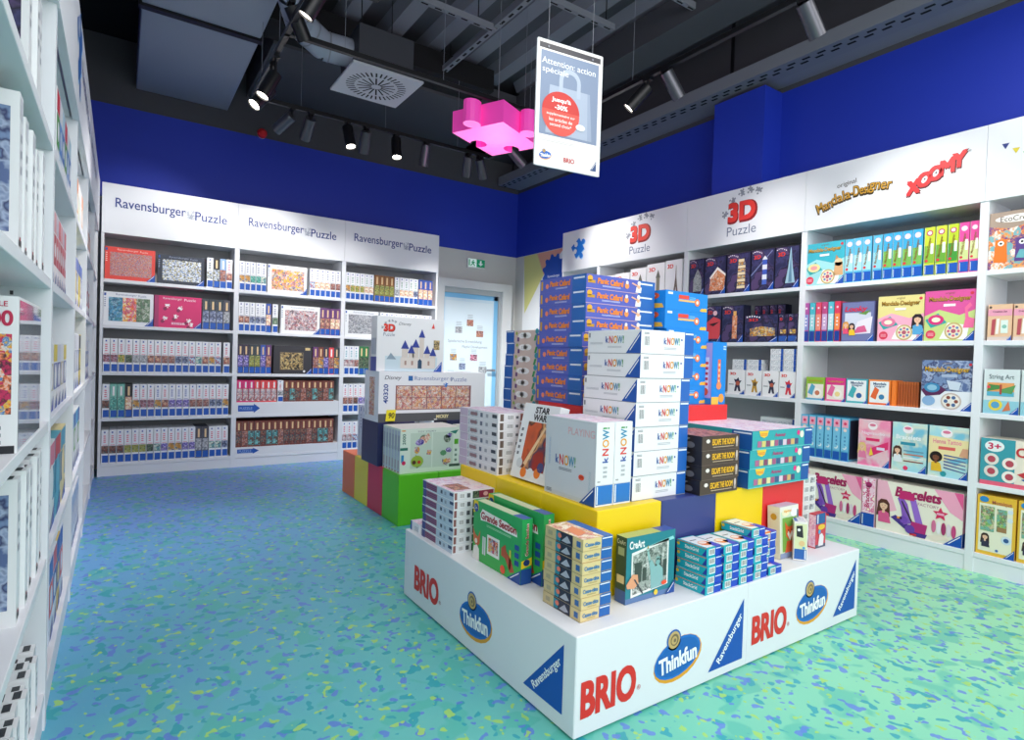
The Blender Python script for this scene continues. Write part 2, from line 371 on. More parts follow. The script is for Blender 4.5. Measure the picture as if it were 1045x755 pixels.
# ------------------------------------------------------------------ the room
def struct(name, g, loc=None):
    return tag(g.build(name, loc=loc), kind='structure')
g = G(); g.box(-0.6, 4.75, -2.0, 7.0, -0.1, 0, 'floor'); struct('floor', g)
def wall(name, pts, segs):
    g = G()
    for z0, z1, m in segs: g.box(*pts, z0, z1, m)
    return struct(name, g)
wall('wall_back', (-0.6, 4.8, 6.95, 7.05), [(0, 2.65, 'wall beige'), (2.65, 3.55, 'wall blue'), (3.55, 4.5, 'wall dark')])
wall('wall_right', (4.7, 4.8, -0.6, 6.95), [(0, 2.65, 'wall beige'), (2.65, 3.56, 'wall blue'), (3.56, 4.5, 'wall dark')])
wall('wall_left', (-0.7, -0.6, 1.0, 7.05), [(0, 2.65, 'wall beige'), (2.65, 3.55, 'wall blue'), (3.55, 4.5, 'wall dark')])
g = G(); g.box(4.45, 4.7, 2.94, 3.44, 2.7, 3.56, 'wall blue'); struct('trim_1', g)
# mural on the right wall next to the corner
g = G(); F = Face(g, (4.7, 6.95, 0), (0, -1, 0), (0, 0, 1), (-1, 0, 0), 1, 1)
yy = lambda y: 6.95 - y
F.p([(yy(6.747), 0.1), (yy(5.2), 0.1), (yy(5.2), 2.645), (yy(6.747), 2.645)], '#e9ebed', 2)
F.p([(yy(6.747), 2.642), (yy(6.44), 2.642), (yy(6.28), 2.34), (yy(6.70), 1.84)], '#dcd98a', 4)
F.p([(yy(6.44), 2.642), (yy(5.85), 2.642), (yy(6.28), 2.34)], '#eda98e', 4)
sp = []
for k in range(44):
    t = 2 * math.pi * k / 44; rr = .25 if k % 4 in (0, 1) else .205
    sp.append((yy(6.06) + rr * math.cos(t), 2.36 + rr * .95 * math.sin(t)))
F.p(sp, '#1550b8', 6); F.t('Ravensburger', yy(6.06), 2.3, .26, '#e8eef8', b=.02, L=8)
tag(g.build('wall_mural'), 'pastel triangle mural with a blue splash logo on the wall beside the door corner', 'mural')

# ceiling: dark profiled deck
g = G(); g.box(-0.7, 4.8, -0.3, 7.05, 4.5, 4.6, 'void')
g.box(-0.6, 4.7, -0.3, 6.95, 4.34, 4.36, 'ceiling dark')
x = 1.15
while x < 4.3:
    vs = [(x, -0.3, 4.34), (x + .05, -0.3, 4.24), (x + .2, -0.3, 4.24), (x + .25, -0.3, 4.34)]
    vs += [(a, 5.6, c) for a, b, c in vs]
    g.add(vs, [(0, 1, 5, 4), (1, 2, 6, 5), (2, 3, 7, 6), (0, 3, 2, 1), (4, 5, 6, 7)], 'ceiling rib'); x += .42
struct('ceiling', g)
g = G(); g.box(-0.6, 1.15, -0.3, 6.95, 4.2, 4.3, 'void'); g.box(1.1, 4.7, 5.6, 6.95, 3.95, 4.2, 'wall dark'); g.box(1.0, 3.2, 5.25, 5.6, 3.98, 4.2, 'void')
struct('trim_2', g)
g = G(); g.box(3.72, 4.05, -0.3, 6.9, 3.95, 4.2, 'wall dark'); struct('trim_3', g)

# rectangular air duct
t = empty('air_duct', (0.5, 6, 3.75), 'wide flat grey sheet metal air duct under the ceiling at upper left', 'duct')
for y0, y1 in ((-0.2, 2.45), (2.48, 5.19), (5.25, 6.94)):
    g = G(); g.box(-.4, .42, y0 - 6, y1 - 6, 0, .4, 'duct', .006); g.build('duct_section', t)
for y0 in (2.45, 5.19):
    g = G(); g.box(-.42, .44, y0 - 6, y0 - 6 + .06, -.02, .42, 'black metal'); g.build('flange', t)

# perforated channels
def channel(name, x0, x1, y0, y1, z, label, rows=1, w=None):
    along_x = (x1 - x0) > (y1 - y0); t = empty(name, ((x0 + x1) / 2, (y0 + y1) / 2, z), label, 'metal channel', 'slotted steel channels below the ceiling')
    g = G(); cx, cy = (x0 + x1) / 2, (y0 + y1) / 2
    g.box(x0 - cx, x1 - cx, y0 - cy, y1 - cy, 0, .05, 'steel grey')
    ln = (x1 - x0) if along_x else (y1 - y0); n = int(ln / .12); wd = (y1 - y0) if along_x else (x1 - x0)
    for k in range(n):
        a = -ln / 2 + (k + .25) * ln / n; b = a + ln / n * .5
        for r in range(rows):
            c = -wd / 2 + wd * (r + .5) / rows; hw = wd / rows * .2
            if along_x: g.poly([(a, c - hw, -.001), (a, c + hw, -.001), (b, c + hw, -.001), (b, c - hw, -.001)], 'void')
            else: g.poly([(c - hw, a, -.001), (c - hw, b, -.001), (c + hw, b, -.001), (c + hw, a, -.001)], 'void')
    g.build('channel', t)
    for s in (-.4, .4):
        g = G(); p = (s * (x1 - x0), 0) if along_x else (0, s * (y1 - y0)); g.cyl((p[0], p[1], .05), (p[0], p[1], 4.24 - z), .005, 'black metal', 6); g.build('hanger_rod', t)
    return t
channel('cable_channel', 0.95, 2.63, 4.30, 4.345, 4.0, 'long slotted channel crossing above the round-slot air diffuser')
channel('cable_channel', 2.60, 2.655, 3.62, 5.3, 4.02, 'slotted channel running front to back, ahead of the hanging poster')
channel('cable_channel', 2.56, 3.40, 3.66, 3.70, 3.98, 'short slotted channel starting directly above the hanging poster')
channel('cable_channel', 2.6, 4.0, 3.09, 3.13, 4.0, 'slotted channel ending above the right-hand lamp track')
# slotted tray along the right wall
t = empty('cable_tray', (4.4, 3.3, 3.6), 'long slotted grey tray following the top of the blue right-hand wall', 'cable tray')
g = G()
def slots(g, xc, hw, off):
    n = 58
    for k in range(n):
        a = -3.3 + 6.9 * (k + off) / n; b = a + .062
        g.poly([(xc - hw, a, -.001), (xc - hw, b, -.001), (xc + hw, b, -.001), (xc + hw, a, -.001)], 'void')
g.box(-.06, .13, -3.6, 3.6, 0, .02, 'steel grey'); g.box(-.075, -.06, -3.6, 3.6, 0, .11, 'steel grey'); slots(g, -.022, .013, .2); slots(g, .028, .013, .55)
g.build('slotted_channel', t)
g = G(); g.box(.13, .295, -3.6, 3.6, .0, .03, P('#83868d', .6)); g.build('cover_strip', t)
for y in (-2.2, -.1, 1.6, 3.3):
    g = G(); g.box(-.02, .295, y, y + .03, .02, .06, 'steel grey'); g.box(-.03, -.02, y, y + .03, .02, .6, 'black metal'); g.build('bracket', t)

# air diffuser with its plenum and flexible duct
t = empty('air_diffuser', (1.68, 4.57, 3.35), 'square grey swirl air diffuser with radial slots hanging below the black ceiling', 'air diffuser')
g = G(); g.box(-.285, .285, -.285, .285, 0, .02, P('#b4b7bf', .5), .004)
for r0, r1, n, off in ((.17, .235, 36, 0), (.04, .15, 16, .1)):
    for k in range(n):
        a = 2 * math.pi * (k + off) / n; c, s_ = math.cos(a), math.sin(a); hw = .0065
        g.poly([(c * r0 - s_ * hw, s_ * r0 + c * hw, -.001), (c * r0 + s_ * hw, s_ * r0 - c * hw, -.001), (c * r1 + s_ * hw, s_ * r1 - c * hw, -.001), (c * r1 - s_ * hw, s_ * r1 + c * hw, -.001)], 'void')
g.build('diffuser_plate', t)
g = G(); g.box(-.22, .22, -.22, .22, .02, .34, P('#2e3038', .6)); g.build('plenum_box', t)
g = G(); pth = [(-.2, 0, .2), (-.42, .02, .2), (-.62, -.1, .24), (-.74, -.34, .3), (-.72, -.7, .4), (-.6, -1.1, .5), (-.55, -1.6, .55)]
fine = []
for i in range(len(pth) - 1):
    for k in range(5): fine.append(Vector(pth[i]).lerp(Vector(pth[i + 1]), k / 5))
for i in range(len(fine) - 1): g.cyl(fine[i], fine[i + 1], .105, 'duct', 16, caps=False); 
for i in range(0, len(fine) - 1, 4): g.cyl(fine[i], fine[i] + (fine[i + 1] - fine[i]) * .25, .109, 'steel grey', 16, caps=False)
g.build('flexible_duct', t)
for q in (.2, -.2):
    g = G(); g.cyl((q, q, .34), (q, q, .85), .004, 'black metal', 6); g.build('hanger_rod', t)

# fire bell and exit sign
t = empty('fire_bell', (1.265, 6.95, 3.587), 'small red dome fire sounder at the top edge of the blue wall', 'alarm')
g = G(); g.cyl((0, 0, 0), (0, -.025, 0), .05, '#e8e4e0', 20); g.build('base', t)
g = G(); g.cyl((0, -.025, 0), (0, -.06, 0), .052, '#d02028', 20, .045); g.cyl((0, -.06, 0), (0, -.085, 0), .045, '#d02028', 20, .02); g.build('dome', t)
t = empty('exit_sign', (4.015, 6.95, 2.42), 'green and white running-man exit sign above the glass door', 'sign')
g = G(); g.box(-.135, .135, -.05, 0, 0, .125, '#dfe2e2', .004); g.build('housing', t)
g = G(); g.box(-.13, .13, -.055, -.05, .015, .12, '#e8f4ee'); F = Face(g, (-.13, -.055, .015), (1, 0, 0), (0, 0, 1), (0, -1, 0), .26, .105)
gr = P('#12855e', .4, emit=.35); F.q(0, 0, .5, 1, P('#d8efe6', .4, emit=.3)); F.q(.5, 0, 1, 1, gr); F.q(.03, .1, .1, .9, gr, 2)
F.p([(.7, .85), (.8, .85), (.8, .5), (.9, .5), (.75, .15), (.6, .5), (.7, .5)], '#f4faf7', 3)
F.e(.3, .8, .035, gr, L=2); F.p([(.22, .7), (.36, .66), (.34, .42), (.42, .12), (.36, .1), (.29, .36), (.18, .1), (.12, .14), (.25, .45)], gr, 2); F.p([(.16, .5), (.24, .7), (.28, .66), (.2, .48)], gr, 2); F.p([(.34, .64), (.46, .5), (.44, .45), (.33, .56)], gr, 2)
g.build('sign_face', t)

# door
t = bpy.data.objects.new('door_1', None); col.objects.link(t); t.location = (4.04, 6.95, 0); tag(t, kind='structure')
FR = P('#d3d5d7', .5)
g = G(); g.box(-.62, -.52, -.1, 0, 0, 2.235, FR); g.box(.39, .545, -.1, 0, 0, 2.235, FR); g.box(-.52, .39, -.1, 0, 2.13, 2.235, FR)
g.box(.35, .39, -.06, 0, 0, 2.13, P('#a9aeb2', .5)); g.box(-.52, .35, -.06, 0, 2.06, 2.13, P('#a9aeb2', .5)); g.build('door_frame', t)  # inner strips in darker grey: shadow between frame and leaf put into the colour
g = G(); g.box(-.52, .35, -.03, 0, 0.01, 2.06, '#cfe4f2'); F = Face(g, (-.52, -.03, .01), (1, 0, 0), (0, 0, 1), (0, -1, 0), .87, 2.05)
F.q(0, 0, .045, 1, '#7fc0ea'); F.q(.93, 0, 1, 1, '#7fc0ea'); F.q(0, .97, 1, 1, '#7fc0ea'); F.q(.06, .02, .91, .95, '#dbeaf4', 2)
g.build('door_leaf', t)
g = G(); F = Face(g, (-.52, -.031, .01), (1, 0, 0), (0, 0, 1), (0, -1, 0), .87, 2.05)
rnd = random.Random(4)
for k, (a, b) in enumerate([(.3, .76), (.5, .81), (.68, .74), (.22, .58), (.38, .52), (.58, .58), (.75, .5), (.18, .44), (.36, .4), (.56, .4), (.7, .36), (.28, .3), (.5, .28)]):
    w = rnd.uniform(.055, .075); F.q(a - w, b - .02, a + w, b + .022, ['black and white', 'peach sunset', 'redbrown', 'golden', 'slate blue', 'pink art'][k % 6], 3)
    F.bars(a - w * .8, b + .03, a + w * .8, b + .06, '#b6c2cc', 3, 3)
F.t('Spielerische Entwicklung', .42, .685, .6, '#7f8b96', L=3); F.t('Playful Development', .6, .65, .46, '#7f8b96', L=3)
g.build('door_stickers', t)
g = G(); g.box(.28, .31, -.07, -.03, 1.02, 1.05, 'steel grey'); g.box(.18, .31, -.085, -.07, 1.02, 1.045, 'steel grey'); g.build('door_handle', t)

# ------------------------------------------------------------------ shelving units
SZ = [0.12, 0.54, 0.965, 1.40, 1.82]
ZH0, ZH1 = 2.235, 2.69
def unit(loc, rotz, w, label, logos, risers=(), depth=0.385, holes=False):
    """local: x 0..w along the front, front edge at y=0, back towards +y"""
    t = empty('shelving_unit', loc, label, 'shelving unit', 'white shop shelving units', rotz)
    for s in (0, 1):
        g = G(); x0 = 0 if s == 0 else w - .022; g.box(x0, x0 + .022, 0, depth, 0, ZH1 - .01, 'melamine')
        if holes:
            fx = x0 + .0225 if s == 0 else x0 - .0005
            for z in SZ:
                for k in range(4):
                    for y in (.09, .3):
                        zz = z + .26 + k * .04; g.poly([(fx, y, zz), (fx, y + .008, zz), (fx, y + .008, zz + .012), (fx, y, zz + .012)], '#3a3d40')
        g.build('side_panel', t)
    for z in SZ:
        g = G(); g.box(.022, w - .022, 0.002, depth - .02, z - .03, z, 'melamine', .0015); g.build('shelf', t)
    g = G(); g.box(.022, w - .022, depth - .02, depth, .0, ZH1 - .02, 'back grey'); g.build('back_panel', t)
    g = G(); g.box(.022, w - .022, 0.006, depth - .02, 0, .088, 'melamine'); g.build('kick_board', t)
    g = G(); g.box(.022, w - .022, 0.03, depth - .02, ZH0 + .01, ZH0 + .03, 'melamine'); g.build('top_board', t)
    g = G(); g.box(.001, w - .001, -.008, .02, ZH0, ZH1, 'melamine', .001)
    F = Face(g, (0, -.008, ZH0), (1, 0, 0), (0, 0, 1), (0, -1, 0), w, ZH1 - ZH0); logos(F); g.build('header_panel', t)
    for row, rh, arrow in risers:
        z = SZ[row]; g = G(); g.box(.023, w - .023, .004, depth - .03, z, z + rh, 'melamine'); g.build('riser', t)
        if arrow:
            g = G(); F = Face(g, (0, .004, z), (1, 0, 0), (0, 0, 1), (0, -1, 0), 1, 1)
            F.p([(.04, rh * .25), (.19, rh * .25), (.19, rh * .12), (.25, rh * .5), (.19, rh * .88), (.19, rh * .75), (.04, rh * .75)], '#1f57b5', 1); F.t('PUZZLE', .115, rh * .5, .12, '#8fb0e0', b=.02, L=2)
            tag(g.build('arrow_sticker', t), 'blue arrow sticker')
    return t
NAVY = '#2c4187'
def hd_puzzle(F):
    k = .455 / F.H
    F.t('Ravensburger', .34, .6, .50, NAVY, h=.25, b=.008); F.t('Puzzle', .785, .58, .25, NAVY, h=.19, b=.008)
    face_piece(F, .625, .56, .04, '#9aa3b4', .4); face_piece(F, .6, .62, .03, '#b4bac6', 1.0); face_piece(F, .64, .66, .028, '#b4bac6', .2)
    F.bars(.6, .5, .665, .6, '#a8afbd', 3)
def hd_none(F): pass
BX = [-0.15, 0.982, 2.08, 3.25]
for i, nm in enumerate(('left', 'middle', 'right')):
    unit((BX[i], 6.517, 0), 0, BX[i + 1] - BX[i], f'{nm} white shelving bay full of puzzle boxes on the back wall', hd_puzzle, [(1, .127, 1), (0, .081, 1)] if i == 1 else ())
RY = [5.39, 4.765, 3.58, 2.465, 1.352, 0.24]
def hd_piece(F): 
    face_piece(F, .45, .52, .17, '#8fc4f0', .6, 1); face_piece(F, .44, .54, .165, '#1a72d0', .6, 2)
def hd_3d(F): logo_3d(F, .51, .48, .27)
def hd_mand(F):
    for k_, (s_, cx, cy, rot) in enumerate((('Man', .13, .36, .33), ('dala', .235, .455, .2), ('-Desi', .35, .50, .03), ('gner', .47, .475, -.16))):
        F.fat(s_, cx, cy - .008, [.1, .12, .11, .13][k_], '#3a2c10', f=.004, h=.17, rot=rot, L=1); F.t(s_, cx, cy + .004, [.098, .118, .108, .128][k_], '#c8962c', h=.15, b=.012, rot=rot, L=3)
    F.t('original', .27, .64, .12, '#3a2c10', rot=.1, L=2)
    for i, ch in enumerate('XOOMY'):
        x = .652 + i * .056; y = .40 + i * .058 - (.02 if i == 0 else 0)
        F.fat(ch, x + .003, y - .012, .07, '#5a1414', f=.007, h=.2, sh=.25, rot=.2, L=1)
        F.fat(ch, x, y, .064, '#e02c30', f=.006, h=.18, sh=.25, rot=.2, L=3)
    for i in (1, 2): F.e(.652 + i * .056, .4 + i * .058, .011, '#f4f4f4', L=5); F.e(.655 + i * .056, .4 + i * .058, .005, '#202020', L=6)
    F.t('®', .925, .72, .012, '#222222')
def hd_bunting(F):
    for k in range(9):
        x = .08 + k * .045; y = .68 - .22 * math.sin(math.pi * k / 8)
        F.p([(x - .016, y + .025), (x + .016, y + .02), (x, y - .05)], ['#2a3a80', '#d8c83a', '#58b050', '#c83848', '#2a8a98'][k % 5], 2)
names = ['narrow end', 'second', 'third', 'fourth', 'nearest']
for i, hd in enumerate((hd_piece, hd_3d, hd_3d, hd_mand, hd_bunting)):
    lab = ['narrow white shelving bay with a blue jigsaw logo, farthest along the right wall', 'white shelving bay of white landmark boxes, behind the tall game stacks, right wall', 'white shelving bay of navy landmark puzzle boxes on the right wall',
           'white shelving bay of craft kits under the red cartoon lettering, right wall', 'white shelving bay at the right edge of the photo, under the bunting print'][i]
    unit((4.305, RY[i], 0), R(-90), RY[i] - RY[i + 1], lab, hd)
LY = [1.19, 2.30, 3.41, 4.52, 5.63, 6.50]
def hd_l(k):
    def f(F):
        if k == 1: face_piece(F, .88, .62, .26, '#8fc4f0', .5, 1); face_piece(F, .87, .64, .25, '#1a68b8', .5, 2)
        elif k in (2, 3): hd_puzzle(F)
    return f
for k in range(5):
    lab = ['nearest white shelving bay at the left edge of the photo', 'second white shelving bay from the left edge, along the left wall', 'third white shelving bay along the left wall', 'fourth white shelving bay along the left wall', 'last white shelving bay of the left wall, at the back corner'][k]
    unit((-0.174, LY[k], 0), R(90), LY[k + 1] - LY[k], lab, hd_l(k), holes=True, depth=.38)

# ------------------------------------------------------------------ carton artwork
def d_spine(F, base='#eef0f5', art='redbrown', tc='#e0708c', logo='#3a5aa8', band=True):
    if F is None: return base
    f = F['F']
    if base == '#eef0f5':
        f.q(.03, .29, .97, .52, art); f.q(.14, .02, .97, .235, BLUE); f.q(.05, .02, .1, .235, '#dfe6f4')
        f.bars(.3, .62, .62, .86, tc, 4); f.q(.34, .9, .56, .95, logo); f.q(.2, .54, .8, .555, tc)
    else:
        f.q(.03, .24 if band else .06, .97, .62, art)
        f.q(.36, .66, .66, .93, '#e8c898' if base not in ('#7fc0b0', '#8fb0dc', '#e02878', '#e84a50') else '#f4f4f4')
        if band: f.q(.14, .02, .97, .225, BLUE); f.q(.05, .02, .1, .225, '#cfdcf0')
    f.q(-.0, 0, .012, 1, '#b9bec8', 1)
    F['L'].q(.05, .05, .95, .95, 'faint print' if base == '#eef0f5' else art); F['R'].q(.05, .05, .95, .95, 'faint print' if base == '#eef0f5' else art)
def d_cover(F, base='#f1f3f6', art='bright collage', title='#8a94b4', ix=.1, iy0=.12, iy1=.84, frame=None, word=True):
    if F is None: return base
    f = F['F']
    arts = art.split('|'); n = len(arts)
    for k, a_ in enumerate(arts): f.q(ix + (.93 - ix) * k / n, iy0, ix + (.93 - ix) * (k + 1) / n, iy1, a_, 2)
    if frame: f.q(ix - .015, iy0 - .02, .945, iy1 + .02, frame, 1)
    if word: f.t('Ravensburger', .45, .92, .42, title, h=.075); f.t('Puzzle', .77, .915, .16, title, h=.06)
    f.tri(.82, 0, 1, .24, RBLUE, 4)
    f.q(.01, .88, .05, .96, '#2f5aa8', 2); f.bars(.015, .55, .045, .85, title, 5)
def d_pinkcover(F):
    if F is None: return '#d8246e'
    f = F['F']; f.q(0, 0, .09, 1, '#a83068', 1); f.t('Ravensburger', .38, .91, .4, '#fbe6f0', h=.09); f.t('Puzzle', .75, .9, .25, '#fbe6f0', h=.08); f.tri(.82, 0, 1, .22, RBLUE, 3)
    for x, y in ((.27, .68), (.55, .64), (.46, .36), (.22, .28), (.72, .25), (.77, .12)):
        f.e(x - .05, y - .09, .04, '#8a1850', L=2); face_piece(f, x, y, .03, '#fbf3f6', x * 9, 3)
    f.q(.36, .1, .65, .17, '#f8c8dc', 2); f.t('KRYPT', .5, .135, .2, '#c8246c', L=4)
def d_blackcover(F):
    if F is None: return '#34333a'
    f = F['F']; f.q(.16, .14, .78, .78, '#6a5f50', 1); f.q(.18, .16, .76, .76, 'dark parchment', 2); f.tri(.84, 0, 1, .22, RBLUE, 3); f.q(.82, .86, .95, .95, '#d8c088', 2); f.e(.8, .1, .03, '#e8e8e8', L=3)
def d_plain(F, base='#e9ebef', side='label print', tri=True):
    if F is None: return base
    for k in 'FLR': F[k].q(.04, .1, .96, .9, side)
    if tri: F['F'].q(.82, 0, 1, 1, RBLUE, 2)
def d_3dnavy(F, kind=0):
    if F is None: return '#171c36'
    f = F['F']; f.q(.02, .02, .98, .98, 'night sky', 1); f.tri(.72, 0, 1, .22, RBLUE, 3)
    s = f.W; logo_w = .32 if s < .4 else .2
    f.t('3D', .27, .82, .3, '#e03a2c', h=.1, b=.04, L=4)
    for k in range(6): f.e(.08 + k * .075, .93 + .03 * math.sin(k * .8), .022, '#f2f2f2', L=4)
    if kind == 0:
        f.p([(.3, .12), (.85, .12), (.85, .45), (.7, .62), (.58, .72), (.46, .62), (.3, .45)], 'grey stone', 3)
    elif kind == 1:
        f.p([(.25, .1), (.95, .1), (.98, .5), (.62, .68), (.3, .42)], 'wood lodge', 3); f.p([(.25, .45), (.62, .72), (1, .52), (1, .46), (.62, .64), (.3, .4)], '#f4efe8', 4)
    elif kind == 2:
        for k in range(8): f.p([(.45 + k * .006, .1 + k * .085), (.8, .1 + k * .085), (.79, .17 + k * .085), (.46 + k * .006, .17 + k * .085)], 'golden' if k % 2 else '#ecdcb4', 3)
        f.q(.5, .77, .74, .84, '#e8d8b0', 3)
    elif kind == 3:
        for k, c in enumerate(['#4a68c0', '#dfe6f0', '#3a58b8', '#e4e8f0', '#3a58b8']): f.q(.5, .14 + k * .12, .7, .26 + k * .12, c, 3)
        f.p([(.48, .74), (.72, .74), (.6, .84)], '#dfe3ea', 3); f.p([(0, .4), (.9, .95), (.92, .93), (0, .36)], '#7a86b0', 2)
    elif kind == 4:
        f.p([(.45, .12), (.85, .12), (.74, .5), (.69, .78), (.66, .96), (.64, .96), (.61, .78), (.56, .5)], '#9fc4d4', 3); f.p([(.58, .14), (.72, .14), (.66, .85)], '#5f8aa4', 4)
    elif kind == 5:
        f.q(.5, .1, .72, .72, 'wood lodge', 3); f.q(.54, .72, .68, .84, '#e8b060', 3)
    elif kind == 6:
        f.p([(.1, .1), (.95, .1), (.95, .62), (.5, .7), (.05, .55)], '#d84850', 3); f.e(.6, .8, .14, '#e8c0c8', L=3); f.p([(.2, .5), (.9, .56), (.5, .44)], '#30141a', 4)
    elif kind == 7:
        f.p([(.18, .22), (.92, .22), (.92, .5), (.5, .58), (.18, .5)], 'golden', 3)
    elif kind == 8:
        f.q(.2, .3, .85, .45, 'golden', 3); f.q(.05, .02, .95, .22, '#2a56a8', 3)
    F['L'].q(.1, .1, .9, .9, '#23263c'); F['R'].q(.1, .1, .9, .9, '#23263c')
def d_3dwhite(F, kind=0):
    if F is None: return '#f0f0f2'
    f = F['F']; f.t('3D', .3, .84, .36, '#e03a2c', h=.11, b=.04, L=4)
    if kind == 0: f.q(.55, .1, .75, .6, '#8a8878', 3); f.p([(.52, .6), (.78, .6), (.65, .82)], '#6a6a60', 3)
    elif kind == 1: f.p([(.5, .08), (.58, .08), (.65, .3), (.72, .08), (.8, .08), (.68, .55), (.66, .85), (.64, .85), (.62, .55)], '#7a6a60', 3)
    elif kind == 2: f.p([(.3, .1), (.9, .1), (.9, .5), (.6, .62), (.3, .5)], 'redbrown', 3)
    else:
        c1, c2 = [('#c89a3a', '#705838'), ('#30304a', '#c06048'), ('#d83040', '#384a90')][kind - 3]
        f.p([(.4, .12), (.52, .12), (.58, .3), (.66, .12), (.78, .12), (.7, .42), (.82, .58), (.7, .55), (.62, .7), (.52, .6), (.36, .62), (.48, .45)], c1, 3); f.e(.6, .45, .12, c2, L=4); f.q(.08, .38, .36, .41, '#707880', 3); f.tri(.7, 0, 1, .2, RBLUE, 3)
def d_mandala(F, bg='#38b8cc', bg2='#a8dce0', tc='#c89a28', ell='#f0e0a0', girl_c=None):
    if F is None: return bg
    f = F['F']; f.p([(0, 0), (1, 0), (1, .6), (.7, .5), (.3, .62), (0, .5)], bg2, 1)
    f.t('original', .5, .94, .18, '#7a5a20', L=3); f.t('Mandala-Designer', .5, .82, .84, '#5a3c10', h=.13, b=.03, L=3); f.t('Mandala-Designer', .5, .825, .82, tc, h=.115, b=.01, L=4)
    f.q(.38, .68, .62, .73, '#f7f0f2', 3)
    f.p([(.02, .42), (.28, .55), (.46, .36), (.14, .26)], '#2fa8a8', 3); f.e(.24, .42, .16, ell, ry=.1, L=4); f.e(.24, .42, .09, '#f4f0d8' if ell != '#f0e0a0' else '#e8a0a0', ry=.05, L=5)
    f.p([(.32, .04), (.85, .02), (.9, .3), (.48, .36)], '#f7f6f0', 4); f.e(.6, .19, .18, '#c8b070', ry=.17, L=5); f.e(.6, .19, .15, '#efe6c8', ry=.14, L=6)
    for k in range(8): f.e(.6 + .1 * math.cos(k * .785), .19 + .09 * math.sin(k * .785), .03, ['#d86a80', '#6a8ac0'][k % 2], L=7)
    f.e(.6, .19, .05, '#b85a70', L=7); f.e(.14, .13, .1, '#e0405c', L=4); f.bars(.08, .1, .2, .17, '#f4b0bc', 3, 5)
    f.e(.93, .92, .035, '#d83848', L=4); f.tri(.78, 0, 1, .2, RBLUE, 8)
    if girl_c == 'flamingo':
        f.p([(.78, .25), (.98, .25), (1, .42), (.88, .46), (.86, .6), (.94, .68), (.9, .74), (.8, .64), (.82, .44)], '#f070a0', 5)
    elif girl_c == 'cat':
        f.e(.86, .5, .1, '#e8c8a0', L=5); f.p([(.74, .2), (.98, .2), (.96, .5), (.78, .5)], '#d8a878', 5); f.p([(.78, .56), (.8, .68), (.86, .6)], '#c89060', 6)
    elif girl_c: girl(f, .88, .46, .11, '#2a2028', girl_c, 5)
    F['L'].q(.05, .05, .95, .95, bg2); F['R'].q(.05, .05, .95, .95, bg2)
def girl(f, cx, cy, s, hair, dress, L=4, skin='#f0c4a4', afro=False):
    """little printed portrait: hair, face, shoulders; s is the head radius across"""
    k = f.W / f.H
    if afro: f.e(cx, cy + s * k * .1, s * 1.25, hair, L=L)
    else: f.p([(cx - s, cy + s * k * .6), (cx - s * .5, cy + s * k * 1.2), (cx + s * .5, cy + s * k * 1.2), (cx + s, cy + s * k * .5), (cx + s * 1.15, cy - s * k * 2), (cx - s * 1.25, cy - s * k * 2)], hair, L)
    f.p([(cx - s * .9, cy - s * k * 3.2), (cx + s * 1.3, cy - s * k * 3.2), (cx + s * .9, cy - s * k * 1.3), (cx, cy - s * k * .9), (cx - s * .9, cy - s * k * 1.3)], dress, L + 1)
    f.p([(cx - s * .25, cy - s * k * 1.4), (cx + s * .25, cy - s * k * 1.4), (cx + s * .2, cy - s * k * .5), (cx - s * .2, cy - s * k * .5)], skin, L + 2)
    f.e(cx, cy, s * .66, skin, ry=s * .8 * k, L=L + 3)
    f.p([(cx - s * .75, cy + s * k * .25), (cx - s * .3, cy + s * k * .95), (cx + s * .5, cy + s * k * .9), (cx + s * .72, cy + s * k * .2), (cx, cy + s * k * .55)], hair, L + 4)
    for q in (-.26, .26): f.e(cx + q * s, cy + .02 * k * s, s * .07, '#3a2a28', L=L + 5, n=8)
    f.q(cx - s * .2, cy - s * k * .42, cx + s * .2, cy - s * k * .35, '#c05058', L + 5)
def d_mspine(F, c1='#4cb8d8', c2='#a8dce8', dot='#e8a0c0'):
    if F is None: return c1
    f = F['F']; f.q(.03, .26, .97, .62, c2); f.e(.5, .88, .32, dot, L=2); f.e(.5, .88, .2, '#f4ece8', L=3)
    f.t('Mandala-Designer', .45, .58, .42, '#8a6420', rot=R(83), h=.34, b=.02, L=3); f.q(.62, .45, .9, .66, '#f4eef2', 2); f.e(.25, .31, .16, '#d83040', L=3)
    f.q(.1, .02, 1, .22, BLUE, 2); f.q(.14, .04, .2, .2, '#dfe8f4', 3); f.q(0, 0, .03, 1, '#d8dde0', 3)
    F['L'].q(.05, .05, .95, .95, c2)
def d_pspine(F, c1='#c84890', c2='#7ac0d0'):
    if F is None: return c1
    f = F['F']; f.q(.05, .3, .95, .7, c2); f.q(.1, .02, 1, .27, '#1b3f94', 2); f.e(.5, .86, .2, '#f0d8e4', L=2); f.bars(.35, .4, .65, .66, '#f4e8ee', 3)
def d_looky(F):
    if F is None: return '#585a88'
    f = F['F']; f.q(.02, .02, .98, .98, '#6f78a8', 1); f.q(.1, .38, .9, .72, '#cfd4e4', 2); f.t('Looky', .44, .8, .68, '#d82848', h=.17, b=.03, sh=.2, L=4)
    f.p([(.35, .18), (.9, .2), (.95, .62), (.5, .5)], '#e8e4f0', 3); f.p([(.38, .2), (.8, .24), (.72, .4), (.5, .36)], '#d86090', 4)
    f.p([(.5, .7), (.75, .66), (.9, .78), (.7, .74)], '#6a9a48', 4)
    girl(f, .14, .42, .09, '#e0a040', '#e8507a', 5); girl(f, .33, .38, .09, '#2a2030', '#f0c830', 6); f.tri(.76, 0, 1, .2, RBLUE, 8)
